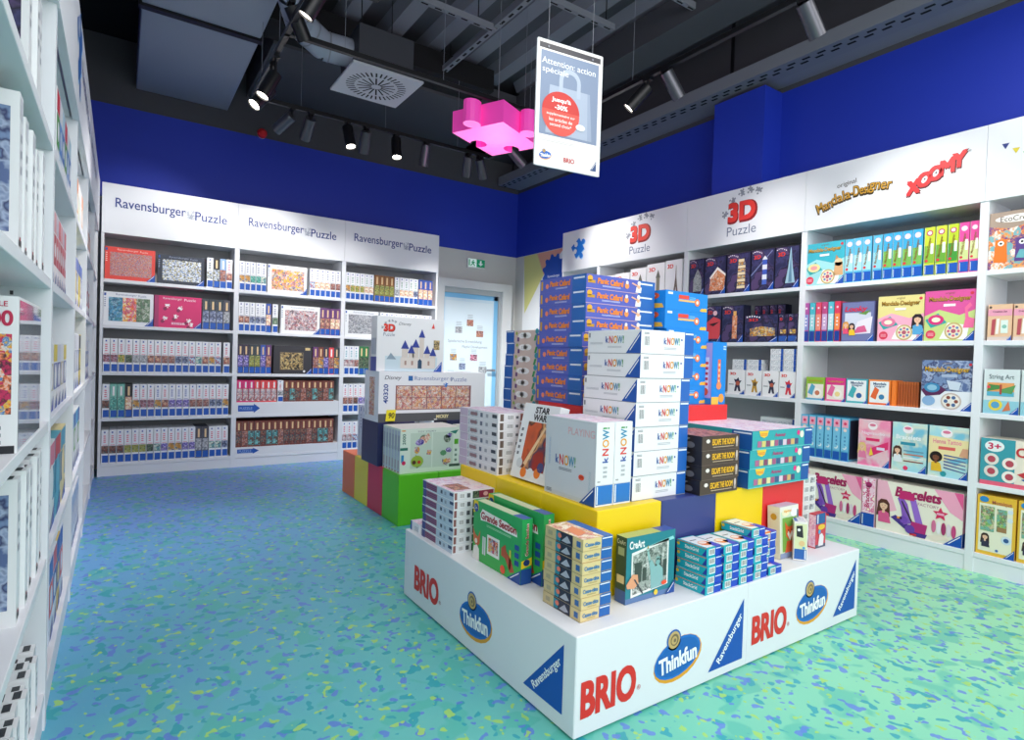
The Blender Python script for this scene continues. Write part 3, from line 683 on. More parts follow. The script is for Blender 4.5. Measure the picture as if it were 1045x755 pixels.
def d_frost(F):
    if F is None: return '#46587f'
    f = F['F']; f.q(0, .38, 1, 1, 'ice blue', 1); f.q(0, 0, 1, .38, '#e6ebf2', 1); f.t('original', .5, .94, .18, '#7a5a20', L=3)
    f.t('Mandala-Designer', .5, .8, .88, '#2a2410', h=.15, b=.035, L=3); f.t('Mandala-Designer', .5, .805, .86, '#e8b83a', h=.13, b=.01, L=4)
    f.p([(0, .38), (.25, .56), (.5, .4), (.38, .3), (.1, .26)], '#5a2450', 4); f.e(.22, .44, .16, '#3a8ab8', ry=.1, L=5); f.e(.22, .44, .1, '#8fc0d8', ry=.06, L=6)
    f.e(.6, .18, .2, '#c8b8b0', ry=.17, L=5); f.e(.6, .18, .17, '#ece6de', ry=.14, L=6)
    for k in range(6): f.e(.6 + .1 * math.cos(k * 1.05), .18 + .085 * math.sin(k * 1.05), .04, ['#8a4838', '#4a6a98'][k % 2], L=7)
    f.e(.16, .17, .13, '#8ab0d8', ry=.1, L=5); f.q(.4, .66, .7, .72, '#a8b8d0', 3); f.p([(.5, .6), (.78, .56), (.74, .4), (.56, .42)], '#ccd8e6', 4); f.e(.94, .92, .03, '#d83040', L=3); f.tri(.78, 0, 1, .2, RBLUE, 8)
def d_small(F, c='#88b838', c2='#5aa8c8', c3='#e8b088', word=False):
    if F is None: return c
    f = F['F']; f.q(.08 if not word else .06, .06, .94, .7 if not word else .94, '#f0e6dc' if not word else '#eef2f4', 1); f.p([(.1, .3), (.3, .72), (.5, .6), (.35, .2)], c2, 2); f.e(.62, .32, .24, '#f7f2ea', L=2); f.e(.62, .32, .13, c3, L=3)
    f.t('Mandala' if word else 'Mandala-Designer', .52, .84, .6 if word else .8, '#25507a' if word else '#c8a030', h=.1, b=.02, L=3)
    if word: f.t('Designer', .52, .73, .5, '#25507a', b=.02, L=3)
    f.q(0, 0, 1, .08, c2, 2); f.tri(.8, 0, 1, .2, RBLUE, 4)
def d_lbspine(F):
    if F is None: return '#58b0d8'
    f = F['F']; f.q(.05, .24, .95, .98, '#7ac4e4', 1); f.q(.1, .78, .9, .96, '#f0a8c0', 2); f.e(.5, .87, .2, '#d83868', L=3); f.e(.5, .72, .22, '#f4dcd0', L=3); f.bars(.42, .36, .6, .62, '#3880b8', 3); f.e(.5, .32, .26, '#e4f0f6', L=3); f.e(.42, .34, .22, '#7ac4e4', L=4)
    f.q(.08, .02, .95, .21, '#1757b0', 2); F['R'].q(.05, .05, .95, .95, '#2c3048'); F['L'].q(.05, .05, .95, .95, '#2c3048')
def d_craft(F, k=0):
    if F is None: return ['#e05088', '#4aa8c0', '#2f98a0'][k]
    f = F['F']; f.q(0, 0, 1, 1, ['pastel pink', 'sky pastel', 'sky pastel'][k], 1)
    if k == 2: f.p([(0, .25), (1, .45), (1, .75), (0, .8)], '#f0dfa8', 2)
    f.e(.45, .86, .15, '#f7eef2', ry=.08, L=3); f.e(.45, .885, .1, '#e07898', ry=.03, L=4)
    f.t(['Nagelstudio', 'Bracelets', 'Henna Tattoo'][k], .47, .7, .72, ['#f8e4ee', '#f4f8fa', '#e88aa0'][k], h=.09, b=.02, L=3); f.q(.25, .54, .68, .6, ['#e02868', '#2a90a8', '#e0605c'][k], 3)
    if k == 0: f.p([(.4, .2), (.95, .4), (.95, .56), (.4, .38)], '#e03070', 4); f.q(.6, .36, .85, .42, '#e8d8f0', 5); f.p([(.36, .22), (.5, .24), (.42, .42)], '#f0d040', 5); girl(f, .14, .4, .12, '#e8c880', '#e880a8', 4)
    if k == 1:
        for j in range(4): f.q(.35, .2 + j * .07, .92, .225 + j * .07, ['#8a4a40', '#e8f0f4', '#c87860', '#6a98b0'][j], 4)
        girl(f, .17, .42, .12, '#4a3028', '#e6ecf2', 5); f.e(.42, .07, .07, '#e83868', L=5)
    if k == 2:
        for j in range(5): f.p([(.4, .18 + j * .06), (.95, .12 + j * .07), (.95, .14 + j * .07), (.4, .21 + j * .06)], '#586898', 4)
        girl(f, .2, .38, .13, '#1c1414', '#e8b830', 5, '#7a4a34', True); f.p([(.78, .45), (1, .42), (1, .6), (.86, .6)], '#d8a080', 5); f.e(.4, .07, .08, '#2f98a0', L=5)
    f.tri(.78, 0, 1, .17, RBLUE, 8); F['T'].q(.02, .02, .98, .98, '#5a3048')
def d_bracelets(F, left=False):
    if F is None: return '#f2ecdc'
    f = F['F']; f.q(0, 0, .3, 1, '#f6efe0', 1); f.p([(0, .3), (.25, .45), (.12, 1), (0, 1)], '#f6b8cc', 2); f.p([(.68, 1), (1, 1), (1, .5), (.86, .62)], '#f6a8c4', 2); f.p([(.9, 1), (1, 1), (1, .7)], '#e85c94', 3)
    f.fat('Bracelets', .5, .83, .52, '#a81c5c', f=.003, h=.18, sh=.2, L=4); f.t('FACTORY', .62, .66, .24, '#b07890', L=4)
    # loom: two purple arms rising from a base
    f.p([(.18, .3), (.24, .36), (.5, .12), (.62, .1), (.6, .02), (.46, .02)], '#4a2f8a', 5); f.p([(.34, .2), (.44, .26), (.38, .62), (.3, .78), (.26, .7), (.3, .55)], '#8a5ac0', 6)
    f.p([(.5, .18), (.58, .22), (.48, .72), (.42, .78), (.41, .7)], '#9a6ad0', 6); f.p([(.28, .7), (.46, .7), (.46, .84), (.28, .86)], '#c82870', 7); f.p([(.3, .66), (.32, .66), (.46, .26), (.44, .25)], '#3a2a3a', 7); f.p([(.4, .1), (.6, .1), (.62, .28), (.44, .3)], '#b82878', 8); f.e(.42, .14, .06, '#6a3fa8', L=9); f.e(.34, .3, .05, '#7a4ab8', L=9); f.q(.26, .3, .32, .34, '#f09040', 9)
    pts = []
    for k in range(10): rr = .09 if k % 2 == 0 else .042; pts.append((.76 + rr * math.sin(k * .628), .55 + rr * math.cos(k * .628) * f.W / f.H))
    f.p(pts, '#d8245c', 6); f.q(.72, .53, .8, .57, '#f4b0c8', 7)
    for k in range(5): f.e(.69 + k * .055, .3 - k * .008, .026, ['#d8709a', '#f4ecf0', '#a83068', '#e8d8e0', '#c84880'][k], ry=.12, L=7 + k % 2)
    f.p([(.62, .1), (.8, .16), (.86, .1), (.7, .02)], '#f0e0d0', 6); f.q(.42, .03, .5, .07, '#d83040', 9)
    if not left: girl(f, .09, .5, .072, '#5a3024', '#e05a90', 5)
    f.tri(.8, 0, 1, .26, RBLUE, 8)
    f2 = F['R']; f2.q(.04, .04, .96, .96, '#f4a8c4', 1); f2.q(0, 0, 1, .26, RBLUE, 2); F['T'].q(0, 0, 1, 1, '#e8dcd0')
def d_bspine(F):
    if F is None: return '#f6d0dc'
    f = F['F']; f.q(.04, .3, .96, .98, 'pink pattern', 1); f.q(0, 0, 1, .27, RBLUE, 2); f.q(.06, .03, .12, .24, '#e8f0f8', 3); f.t('Bracelets', .4, .62, .45, '#c8246c', rot=R(90), b=.02); f.e(.5, .86, .25, '#a82868', L=3)
def d_eco(F):
    if F is None: return '#a89484'
    f = F['F']; f.p([(0, 0), (1, 0), (1, .66), (.7, .78), (.3, .7), (0, .76)], 'robots', 1); f.e(.42, .87, .34, '#efe9e2', ry=.07, L=3); f.t('EcoCreate', .42, .87, .52, '#3a3430', h=.09, L=4)
    for x, c in ((.18, '#e87a28'), (.48, '#5a3f88'), (.78, '#3f6a8a')): f.p([(x - .1, .12), (x + .1, .12), (x + .08, .52), (x - .08, .52)], c, 3); f.e(x, .45, .045, '#fafafa', L=4); f.e(x, .45, .02, '#202020', L=5)
    f.p([(.4, .18), (.75, .14), (.8, .28), (.45, .32)], '#68b0b8', 6); f.tri(.78, 0, 1, .16, RBLUE, 7)
def d_beige2(F):
    if F is None: return '#e6bf9c'
    f = F['F']; f.q(0, .68, 1, .86, '#e8a0b8', 1); f.t('Creation Set', .5, .8, .6, '#7a4a5a', b=.02); f.e(.1, .92, .06, '#50463e', L=2)
    f.p([(.15, .15), (.3, .15), (.34, .6), (.18, .58)], '#b8505a', 3); f.p([(.34, .18), (.46, .18), (.5, .6), (.38, .6)], '#f4efe8', 3); f.q(.55, .2, .85, .56, '#dff0e4', 3); f.e(.7, .38, .1, '#88c0b0', L=4); f.q(.0, 0, 1, .1, '#d8c8c0', 2); f.tri(.8, 0, 1, .15, RBLUE, 4)
def d_string(F):
    if F is None: return '#d5e0e2'
    f = F['F']; f.t('String Art', .5, .82, .7, '#6a7a80', h=.13, b=.01); f.q(.1, .4, .86, .7, '#e8a060', 2); f.q(.1, .4, .86, .5, '#58b0c8', 3)
    f.p([(.1, .5), (.45, .56), (.48, .64), (.15, .66)], '#4a8a4a', 4); f.p([(.9, .66), (.52, .56), (.5, .48), (.8, .46)], '#5a9a58', 4); f.q(.46, .44, .52, .66, '#b04838', 5); f.q(0, 0, 1, .3, '#8fc8d8', 1); f.e(.35, .2, .2, '#e8d048', L=3); f.e(.35, .2, .12, '#58a0c8', L=4); f.p([(.55, .06), (.72, .3), (.78, .1)], '#d87850', 4); f.e(.15, .6, .05, '#e04850', L=5); f.tri(.74, 0, 1, .18, RBLUE, 7)
def d_creat(F):
    if F is None: return '#ece2d2'
    f = F['F']; f.q(0, 0, .42, 1, '#3a9aa8', 1); f.q(0, 0, 1, .09, '#e0607a', 2); f.t('3+', .17, .84, .16, '#c82858', h=.14, b=.04, L=4); f.e(.17, .84, .12, '#e8f0f0', ry=.12, L=3)
    f.t('Create', .68, .76, .5, '#c83038', h=.2, b=.03, L=4); f.t('& more', .66, .6, .24, '#a84858', L=4)
    for x, y, c in ((.14, .56, '#e4e0d8'), (.14, .3, '#e0dcd4'), (.36, .5, '#f4e8e0'), (.36, .22, '#f0ece4')): f.e(x, y, .09, c, L=4); f.e(x, y, .05, '#b84858', L=5)
    f.p([(.45, .3), (.75, .5), (.8, .42), (.55, .22)], '#c83840', 5); f.p([(.5, .2), (.8, .38), (.84, .3), (.6, .14)], '#3060a8', 6); f.e(.8, .24, .12, '#58b0b8', L=6)
def d_mosaic(F):
    if F is None: return '#e8b838'
    f = F['F']; f.q(.06, .06, .92, .86, '#ecead2', 1); f.t('Mosaique', .64, .89, .5, '#b86a50', h=.08, b=.02, L=4); f.e(.18, .93, .12, '#2a88c8', ry=.05, L=4)
    f.q(.1, .4, .46, .82, 'plants', 3); f.q(.52, .42, .78, .8, 'plants', 3); f.q(.54, .42, .78, .5, '#a07850', 4); f.e(.86, .78, .07, '#d8e4ec', L=4); f.e(.86, .64, .07, '#d8e4ec', L=4); f.e(.78, .3, .13, '#cfe0ec', L=4); f.e(.78, .3, .07, '#305890', L=5)
    girl(f, .24, .3, .1, '#3a2420', '#34304a', 4); f.e(.55, .1, .04, '#3a68b0', L=4); f.tri(.72, 0, 1, .17, RBLUE, 7)
def d_leftspine(F, art='black and white', n=0):
    if F is None: return '#eceef0'
    f = F['F']; f.q(.2, .04, .8, .08, '#22262a', 2); f.q(.3, .08, .6, .1, '#b83038', 2); f.bars(.3, .5, .7, .8, '#b8bcc4', 3); f.q(.08, .84, .92, .97, '#d4d7dc', 1)
    F['L'].q(.06, .12, .94, .9, art, 1)
    F['T'].bars(.12, .04, .88, .3, '#303238', 2)

# ------------------------------------------------------------------ back wall products
BAY = ['left', 'middle', 'right']; SHN = ['bottom', 'fourth', 'third', 'second', 'top']
AN = {'redbrown': 'red-brown', 'mauve city': 'mauve city', 'green meadow': 'meadow', 'dark forest': 'dark forest', 'black and white': 'black and white', 'peach sunset': 'peach', 'slate blue': 'slate blue',
      'blue harbour': 'blue harbour', 'golden': 'golden', 'teal green': 'teal', 'violet': 'violet', 'olive': 'olive', 'turquoise': 'turquoise', 'maroon': 'maroon', 'brown teal': 'brown and teal', 'pink art': 'pink',
      'white scribble': 'grey', 'cartoon scene': 'orange and blue', 'tea party': 'cream', 'forest green': 'green', 'bright collage': 'bright red'}
rj = random.Random(11)
def spine_row(bay, row, x0, x1, h, specs, start=0, dz=0.0, d=.28, gap=.0035):
    n = len(specs); p = (x1 - x0) / n
    for i, s_ in enumerate(specs):
        base, art, tc, logo, band = s_
        bn = {'#eef0f5': 'white', '#7fc0b0': 'green', '#232329': 'black', '#e02878': 'pink', '#e84a50': 'red', '#7a3f38': 'brown', '#35404a': 'dark', '#8a5a30': 'brown and green', '#3a58b0': 'blue', '#8fb0dc': 'pale blue', '#3a3048': 'dark purple', '#4a4a58': 'grey', '#6a3a78': 'purple', '#2f7a48': 'green'}.get(base, 'dark')
        w = p - gap; hh = h + rj.uniform(-.004, .004) * 0
        carton('puzzle_box', d_spine, w, d, hh, (x0 + (i + .5) * p, 6.53 + d / 2 + rj.uniform(0, .008), SZ[row] + dz),
               f'upright {bn} puzzle box, {AN.get(art, art)} picture, {ORD[start + i]} from left, {SHN[row]} shelf, {BAY[bay]} back bay', f'upright puzzle boxes on the {SHN[row]} shelf of the {BAY[bay]} back bay', args=(base, art, tc, logo, band))
def W(art, tc='#e0708c'): return ('#eef0f5', art, tc, '#3a5aa8', True)
def D(base, art, band=True): return (base, art, '#e8c898', '#e8c898', band)
def big(bay, row, x0, x1, h, design, label, args=()):
    carton('puzzle_box', design, x1 - x0 - .004, .07, h, ((x0 + x1) / 2, 6.53 + .035, SZ[row]), label, None, args=args)
# left bay
big(0, 4, -.122, .274, .298, d_cover, 'red puzzle box with a dense pink mosaic picture, top shelf of the left back bay', ('#e8463c', 'red mosaic', '#f8c8c0'))
big(0, 4, .291, .69, .278, d_cover, 'dark navy puzzle box with a white scribbled picture, top shelf of the left back bay', ('#2c3444', 'white scribble', '#98a4bc'))
spine_row(0, 4, .711, .944, .295, [W('white scribble', '#384048'), D('#232329', 'white scribble'), D('#8fb0dc', 'redbrown'), W('peach sunset')])
big(0, 3, -.127, .266, .305, d_cover, 'white puzzle box with blue, red and green fruit-like collage, left back bay', ('#eef1f6', 'blue butterflies|red balloons|forest green', '#8a94b4'))
big(0, 3, .27, .673, .305, d_pinkcover, 'magenta puzzle box with scattered white pieces, second shelf of the left back bay')
spine_row(0, 3, .679, .93, .3, [D('#35404a', 'slate blue')] * 3 + [D('#4a4a58', 'black and white')])
spine_row(0, 2, -.125, .858, .31, [W(a) for a in ('mauve city', 'mauve city', 'green meadow', 'dark forest', 'black and white', 'black and white', 'peach sunset', 'peach sunset', 'redbrown', 'redbrown', 'slate blue', 'slate blue', 'blue harbour', 'turquoise', 'peach sunset', 'golden', 'blue harbour')])
spine_row(0, 2, .874, .937, .31, [W('peach sunset')], start=17)
spine_row(0, 1, -.125, .935, .312, [W('maroon'), D('#7fc0b0', 'teal green'), D('#7fc0b0', 'teal green'), D('#232329', 'tea party'), W('golden'), W('mauve city'), W('mauve city'), W('golden', '#7080c0'), W('peach sunset'), W('violet', '#7080c0'), W('violet', '#7080c0'), W('violet', '#7080c0'), W('redbrown'), W('redbrown'), W('redbrown'), W('slate blue'), W('slate blue'), W('golden')])
spine_row(0, 0, -.125, .936, .308, [W('maroon'), W('maroon'), W('maroon'), W('olive'), W('olive'), W('olive'), W('dark forest'), W('turquoise'), W('violet'), W('golden'), W('golden'), W('violet'), W('violet'), D('#4a4a58', 'black and white'), D('#4a4a58', 'black and white'), W('turquoise'), W('turquoise'), W('slate blue')])
# middle bay
spine_row(1, 4, 1.008, 1.27, .297, [W('golden', '#8890a8'), W('golden', '#8890a8'), W('teal green', '#8890a8'), W('teal green', '#8890a8'), W('turquoise', '#8890a8')])
big(1, 4, 1.278, 1.682, .297, d_cover, 'white puzzle box with an orange and blue cartoon party picture, middle back bay', ('#f1f3f6', 'cartoon scene', '#9aa2b4'))
spine_row(1, 4, 1.711, 2.05, .3, [W('blue harbour', '#8890a8'), W('tea party', '#8890a8'), W('tea party', '#8890a8'), W('tea party', '#8890a8'), W('redbrown', '#8890a8'), W('redbrown', '#8890a8')], start=6)
spine_row(1, 3, 1.008, 1.325, .3, [W('peach sunset', '#8890a8'), W('peach sunset', '#8890a8'), W('slate blue', '#8890a8'), W('slate blue', '#8890a8'), W('slate blue', '#8890a8'), D('#3a58b0', 'tea party')])
spine_row(1, 3, 1.335, 1.393, .3, [W('forest green', '#8890a8')], start=6)
big(1, 3, 1.42, 1.831, .3, d_cover, 'white puzzle box with a red and grey snow scene, second shelf, middle back bay', ('#f1f3f6', 'snow and toys', '#9aa2b4'))
spine_row(1, 3, 1.835, 2.056, .298, [D('#6a3a78', 'peach sunset'), D('#6a3a78', 'peach sunset'), D('#6a3a78', 'tea party'), D('#6a3a78', 'tea party')], start=8)
spine_row(1, 2, 1.008, 1.335, .3, [D('#3a3048', 'violet'), D('#3a3048', 'violet'), D('#35404a', 'olive'), D('#35404a', 'olive'), D('#3a58b0', 'violet'), D('#6a3a78', 'peach sunset')])
big(1, 2, 1.355, 1.755, .3, d_blackcover, 'charcoal puzzle box with an antique parchment picture, third shelf, middle back bay')
spine_row(1, 2, 1.765, 2.056, .3, [D('#6a3a78', 'redbrown'), D('#7a3f38', 'golden'), D('#3a3048', 'violet'), D('#e84a50', 'redbrown'), D('#35404a', 'golden')], start=7)
spine_row(1, 1, 1.008, 1.399, .226, [D('#e02878', 'snow and toys', False)] * 3 + [D('#e84a50', 'snow and toys', False)] * 4, dz=.127)
spine_row(1, 1, 1.404, 1.464, .229, [('#eef0f5', 'black and white', '#d04050', '#3a5aa8', True)], start=7, dz=.127)
spine_row(1, 1, 1.466, 2.006, .226, [D('#7a3f38', a, False) for a in ('maroon', 'brown teal', 'maroon', 'redbrown', 'maroon', 'brown teal', 'maroon', 'redbrown', 'brown teal')], start=8, dz=.127)
spine_row(1, 0, 1.006, 2.01, .268, [D('#7a3f38', a, False) for a in ('maroon', 'redbrown', 'brown teal', 'brown teal', 'maroon', 'brown teal', 'brown teal', 'redbrown', 'maroon', 'maroon', 'maroon', 'maroon', 'redbrown', 'maroon', 'brown teal', 'brown teal', 'redbrown')], dz=.081)
# right bay
spine_row(2, 4, 2.108, 2.438, .303, [W('golden', '#78a890')] + [W('green meadow', '#78a890')] * 3 + [W('tea party', '#78a890')] * 2)
spine_row(2, 4, 2.445, 2.69, .305, [D('#8a5a30', 'olive')] * 4, start=6)
spine_row(2, 4, 2.695, 2.998, .307, [W('black and white', '#78a890')] + [W('tea party', '#78a890')] * 3 + [W('slate blue', '#78a890')], start=10)
spine_row(2, 4, 3.003, 3.19, .307, [D('#3a58b0', 'tea party')] * 3, start=15)
big(2, 3, 2.108, 2.505, .298, d_cover, 'white puzzle box with a grey camera sketch, second shelf, right back bay', ('#e9edf1', 'black and white', '#9aa2b4'))
spine_row(2, 3, 2.521, 3.19, .298, [W('faint print', '#78a890')] * 11, start=1)
spine_row(2, 2, 2.108, 2.4, .325, [W('snow and toys', '#70b0c0'), W('snow and toys', '#70b0c0'), W('redbrown', '#70b0c0'), D('#2f7a48', 'dark forest'), D('#2f7a48', 'dark forest')])
spine_row(2, 1, 2.108, 2.4, .318, [W('redbrown'), W('redbrown'), W('maroon'), W('violet'), W('violet')])
spine_row(2, 0, 2.108, 2.34, .308, [W('snow and toys'), W('snow and toys'), W('blue harbour'), W('blue harbour')])

# ------------------------------------------------------------------ right wall products
def rbox(name, design, y0, y1, z, h, label, group=None, d=.1, args=(), off=.013, cat='box', shrink=.003):
    """y0 is the left edge seen from the aisle (larger y)"""
    return carton(name, design, abs(y0 - y1) - shrink, d, h, (4.305 + off + d / 2, (y0 + y1) / 2, z), label, group, cat, rotz=R(-90), args=args)
for i, (a, b, hh, kd, nm) in enumerate([(4.72, 4.53, .3, 2, 'brick house'), (4.521, 4.306, .305, 2, 'castle ruin'), (4.295, 4.08, .33, 0, 'grey dome'), (4.069, 3.843, .352, 0, 'clock tower'), (3.832, 3.632, .362, 1, 'iron tower')]):
    rbox('puzzle_box', d_3dwhite, a, b, 1.82, min(hh, .36), f'white building puzzle box, {ORD[i]} from left, top shelf behind the tall blue stacks', 'white building puzzle boxes on the top shelf', args=(kd,))
for i, (a, b, hh, kd, nm) in enumerate([(3.55, 3.385, .334, 0, 'grey cathedral'), (3.381, 3.159, .332, 1, 'orange wooden lodge'), (3.151, 2.924, .332, 2, 'leaning cream tower'), (2.919, 2.711, .334, 3, 'blue and white lighthouse'), (2.707, 2.504, .329, 4, 'glassy skyscraper')]):
    rbox('puzzle_box', d_3dnavy, a, b, 1.82, hh, f'navy puzzle box picturing a {nm}, top shelf of the right wall', 'navy building puzzle boxes on the top shelf', args=(kd,))
rbox('puzzle_box', d_3dnavy, 3.345, 3.188, 1.40, .32, 'dark box with a bright red vehicle, second shelf beside the blue game stack', None, args=(6,))
rbox('puzzle_box', d_3dnavy, 3.182, 2.97, 1.40, .314, 'dark puzzle box with an orange clock tower, second shelf of the right wall', None, args=(5,))
rbox('puzzle_box', d_3dnavy, 2.96, 2.66, 1.40, .222, 'wide dark puzzle box with a golden palace, second shelf of the right wall', None, args=(7,))
for i, (a, b) in enumerate([(2.656, 2.579), (2.578, 2.5)]):
    rbox('puzzle_box', d_3dnavy, a, b, 1.40, .219, f'narrow dark blue box right of the golden palace box, {("left", "right")[i]} of two', 'narrow dark blue boxes beside the palace box', args=(8,))
for k in range(4):
    a = 2.95 - k * .045 - (k * .03)
    rbox('puzzle_box', d_3dnavy, 2.955 - k * .07, 2.89 - k * .07, 1.40, .312, f'small black box behind the golden palace box, {ORD[k]} from left', 'small black boxes behind the palace box', d=.09, args=(9,), off=.14)
for i, (a, b, kd, nm) in enumerate([(3.1, 2.935, 4, 'half hidden'), (2.93, 2.784, 3, 'gold'), (2.777, 2.637, 4, 'black and copper'), (2.632, 2.498, 5, 'red and blue')]):
    rbox('puzzle_box', d_3dwhite, a, b, .965, .203, f'small white box with a {nm} figure shape, third shelf of the right wall', 'small white boxes on the third shelf', args=(kd,))
k = 0
for (a, b, n) in ((3.06, 2.925, 2), (2.92, 2.79, 2), (2.716, 2.605, 4), (2.6, 2.5, 4)):
    for j in range(n):
        rbox('puzzle_box', d_plain, a, b, .965 + .2035 + j * .0445, .043, f'small flat white box atop upright ones, {ORD[j]} layer, {("first", "second", "third", "fourth")[k]} column from left', 'small flat white boxes lying on the third shelf row', d=.1)
    k += 1
rbox('game_box', d_plain, 2.85, 2.51, .54, .25, 'white box on the fourth shelf behind the teal game boxes', None, args=('#eceef0', 'faint print'), off=.12)
# craft bay
rbox('craft_kit', d_mandala, 2.459, 2.168, 1.82, .314, 'turquoise mandala kit box with a cat, top shelf of the craft bay', None, args=('#38b0c4', '#9fdce0', '#d8a830', '#f0e0a0', 'cat'), d=.06)
sp_ = [('#58b8dc', '#a8dce8', 'pale blue', 2.165, 2.106), ('#58b8dc', '#a8dce8', 'pale blue', 2.106, 2.046), ('#58b8dc', '#a8dce8', 'pale blue', 2.046, 1.987), ('#58b8dc', '#8fd0e0', 'blue', 1.979, 1.919),
       ('#38a8d8', '#78b858', 'blue and green', 1.915, 1.855), ('#38a8d8', '#78b858', 'blue and green', 1.855, 1.796), ('#38a8d8', '#78b858', 'blue and green', 1.796, 1.736), ('#38a8d8', '#78b858', 'blue and green', 1.736, 1.676),
       ('#c8d838', '#88b838', 'lime', 1.669, 1.609), ('#c8d838', '#68a838', 'lime', 1.605, 1.544), ('#b8d028', '#3f9838', 'green', 1.539, 1.482), ('#e04898', '#c8d890', 'pink', 1.48, 1.426), ('#e04898', '#d8e0a0', 'pink', 1.424, 1.376)]
for i, (c1, c2, nm, a, b) in enumerate(sp_):
    rbox('craft_kit', d_mspine, a, b, 1.82, .311, f'upright {nm} mandala kit box, {ORD[i]} right of the cat kit box', 'upright mandala kit boxes on the top craft shelf', d=.27, args=(c1, c2, ['#f0d0e0', '#c04870'][i in (8, 9, 10)]))
for i in range(6):
    a = 2.455 - i * .046
    rbox('craft_kit', d_pspine, a, a - .043, 1.40, .293, f'slim {["violet", "turquoise", "red", "purple", "teal", "red-orange"][i]} box, {ORD[i]} from left, second craft shelf', 'slim colourful boxes on the second craft shelf', d=.25, args=[('#a85098', '#8890c8'), ('#48b0c0', '#9ad0d8'), ('#d84868', '#e8907a'), ('#b84880', '#c8a8d0'), ('#58b8c8', '#c0e0e4'), ('#d83858', '#f08a48')][i])
rbox('craft_kit', d_looky, 2.172, 1.95, 1.40, .281, 'violet-grey drawing kit box with red lettering and two printed girls', None, d=.04)
rbox('craft_kit', d_mandala, 1.93, 1.652, 1.40, .304, 'yellow and pink mandala kit box with a girl, second craft shelf', None, args=('#e8dc90', '#f4b0c8', '#b88a28', '#e87aa0', '#58a8d8'), d=.06)
rbox('craft_kit', d_mandala, 1.65, 1.378, 1.40, .318, 'pink and green mandala kit box with a flamingo, second craft shelf', None, args=('#e058a0', '#c8dc88', '#c89830', '#e0307c', 'flamingo'), d=.06)
for i, (a, b, c, c2, c3, wd, nm) in enumerate([(2.414, 2.273, '#90bc40', '#5aa8c8', '#c87858', False, 'lime green'), (2.269, 2.125, '#e0388c', '#e86aa0', '#f0d890', False, 'magenta'), (2.122, 1.975, '#48a8b8', '#48b0b8', '#3068a8', True, 'teal and white'), (1.971, 1.831, '#f08838', '#e86a38', '#3880b0', True, 'orange and white')]):
    rbox('craft_kit', d_small, a, b, .965, .171, f'small square {nm} craft kit box, third shelf of the craft bay', 'small square craft kits', d=.05, args=(c, c2, c3, wd))
rbox('craft_kit', d_plain, 1.828, 1.8, .965, .171, 'slim bright orange box edge beside the small orange kit', None, args=('#f08030', '#f08030', False), off=.02)
for i in range(8):
    rbox('craft_kit', d_plain, 1.797 - i * .0158, 1.783 - i * .0158, .965, .165, f'thin orange-brown box standing edge-on, {ORD[i]} of the row right of the orange kits', 'thin orange-brown boxes standing edge-on', args=('#b8622e', '#a85428', False), off=.04, d=.1, shrink=.001)
rbox('craft_kit', d_frost, 1.651, 1.372, .965, .312, 'ice blue and white mandala kit box alone at right of the third craft shelf', None, d=.06)
for i in range(6):
    a = 2.44 - i * .0595
    rbox('craft_kit', d_lbspine, a, a - .056, .54, .31, f'upright light blue box with pink top, {ORD[i]} from left, fourth craft shelf', 'upright light blue boxes on the fourth craft shelf', d=.25)
for i, (a, b, hh, nm) in enumerate([(2.024, 1.818, .319, 'pink nail studio kit'), (1.807, 1.602, .322, 'blue bracelet kit'), (1.594, 1.38, .322, 'teal and yellow henna kit')]):
    rbox('craft_kit', d_craft, a, b, .54, hh, f'{nm} box with a printed portrait, fourth shelf of the craft bay', 'portrait craft kits on the fourth shelf', d=.09, args=(i,))
rbox('craft_kit', d_bracelets, 2.42, 1.985, .12, .33, 'large cream and pink bracelet loom box, left one on the bottom craft shelf', 'large bracelet loom boxes', d=.09, args=(True,))
rbox('craft_kit', d_bspine, 1.982, 1.897, .12, .335, 'upright pink box spine between the two large bracelet loom boxes', None, d=.26)
rbox('craft_kit', d_bracelets, 1.886, 1.392, .12, .335, 'large cream and pink bracelet loom box with a printed girl, right one', 'large bracelet loom boxes', d=.12)
# nearest right bay
rbox('craft_kit', d_eco, 1.33, 1.0, 1.82, .338, 'taupe and orange craft box with three printed creatures at right photo edge', None, d=.1)
rbox('craft_kit', d_beige2, 1.317, 1.2, 1.40, .214, 'peach and pink craft box, left of two at the right photo edge', 'peach and pink craft boxes', d=.12)
rbox('craft_kit', d_beige2, 1.196, 1.08, 1.40, .212, 'peach and pink craft box, right of two, cut by the photo edge', 'peach and pink craft boxes', d=.12)
rbox('craft_kit', d_string, 1.322, 1.151, .965, .264, 'pale string art box with a printed butterfly, right edge of the photo', 'string art boxes', d=.12)
rbox('craft_kit', d_string, 1.146, .98, .965, .264, 'second pale string art box, cut off by the right photo edge', 'string art boxes', d=.12)
rbox('craft_kit', d_creat, 1.322, .93, .54, .277, 'cream and teal craft box with red lettering at the right photo edge', None, d=.2)
rbox('craft_kit', d_mosaic, 1.326, 1.138, .12, .355, 'yellow mosaic kit box with printed plants, bottom right shelf', 'yellow mosaic kit boxes', d=.22)
rbox('craft_kit', d_mosaic, 1.132, .945, .12, .355, 'second yellow mosaic kit box cut off by the right photo edge', 'yellow mosaic kit boxes', d=.22)

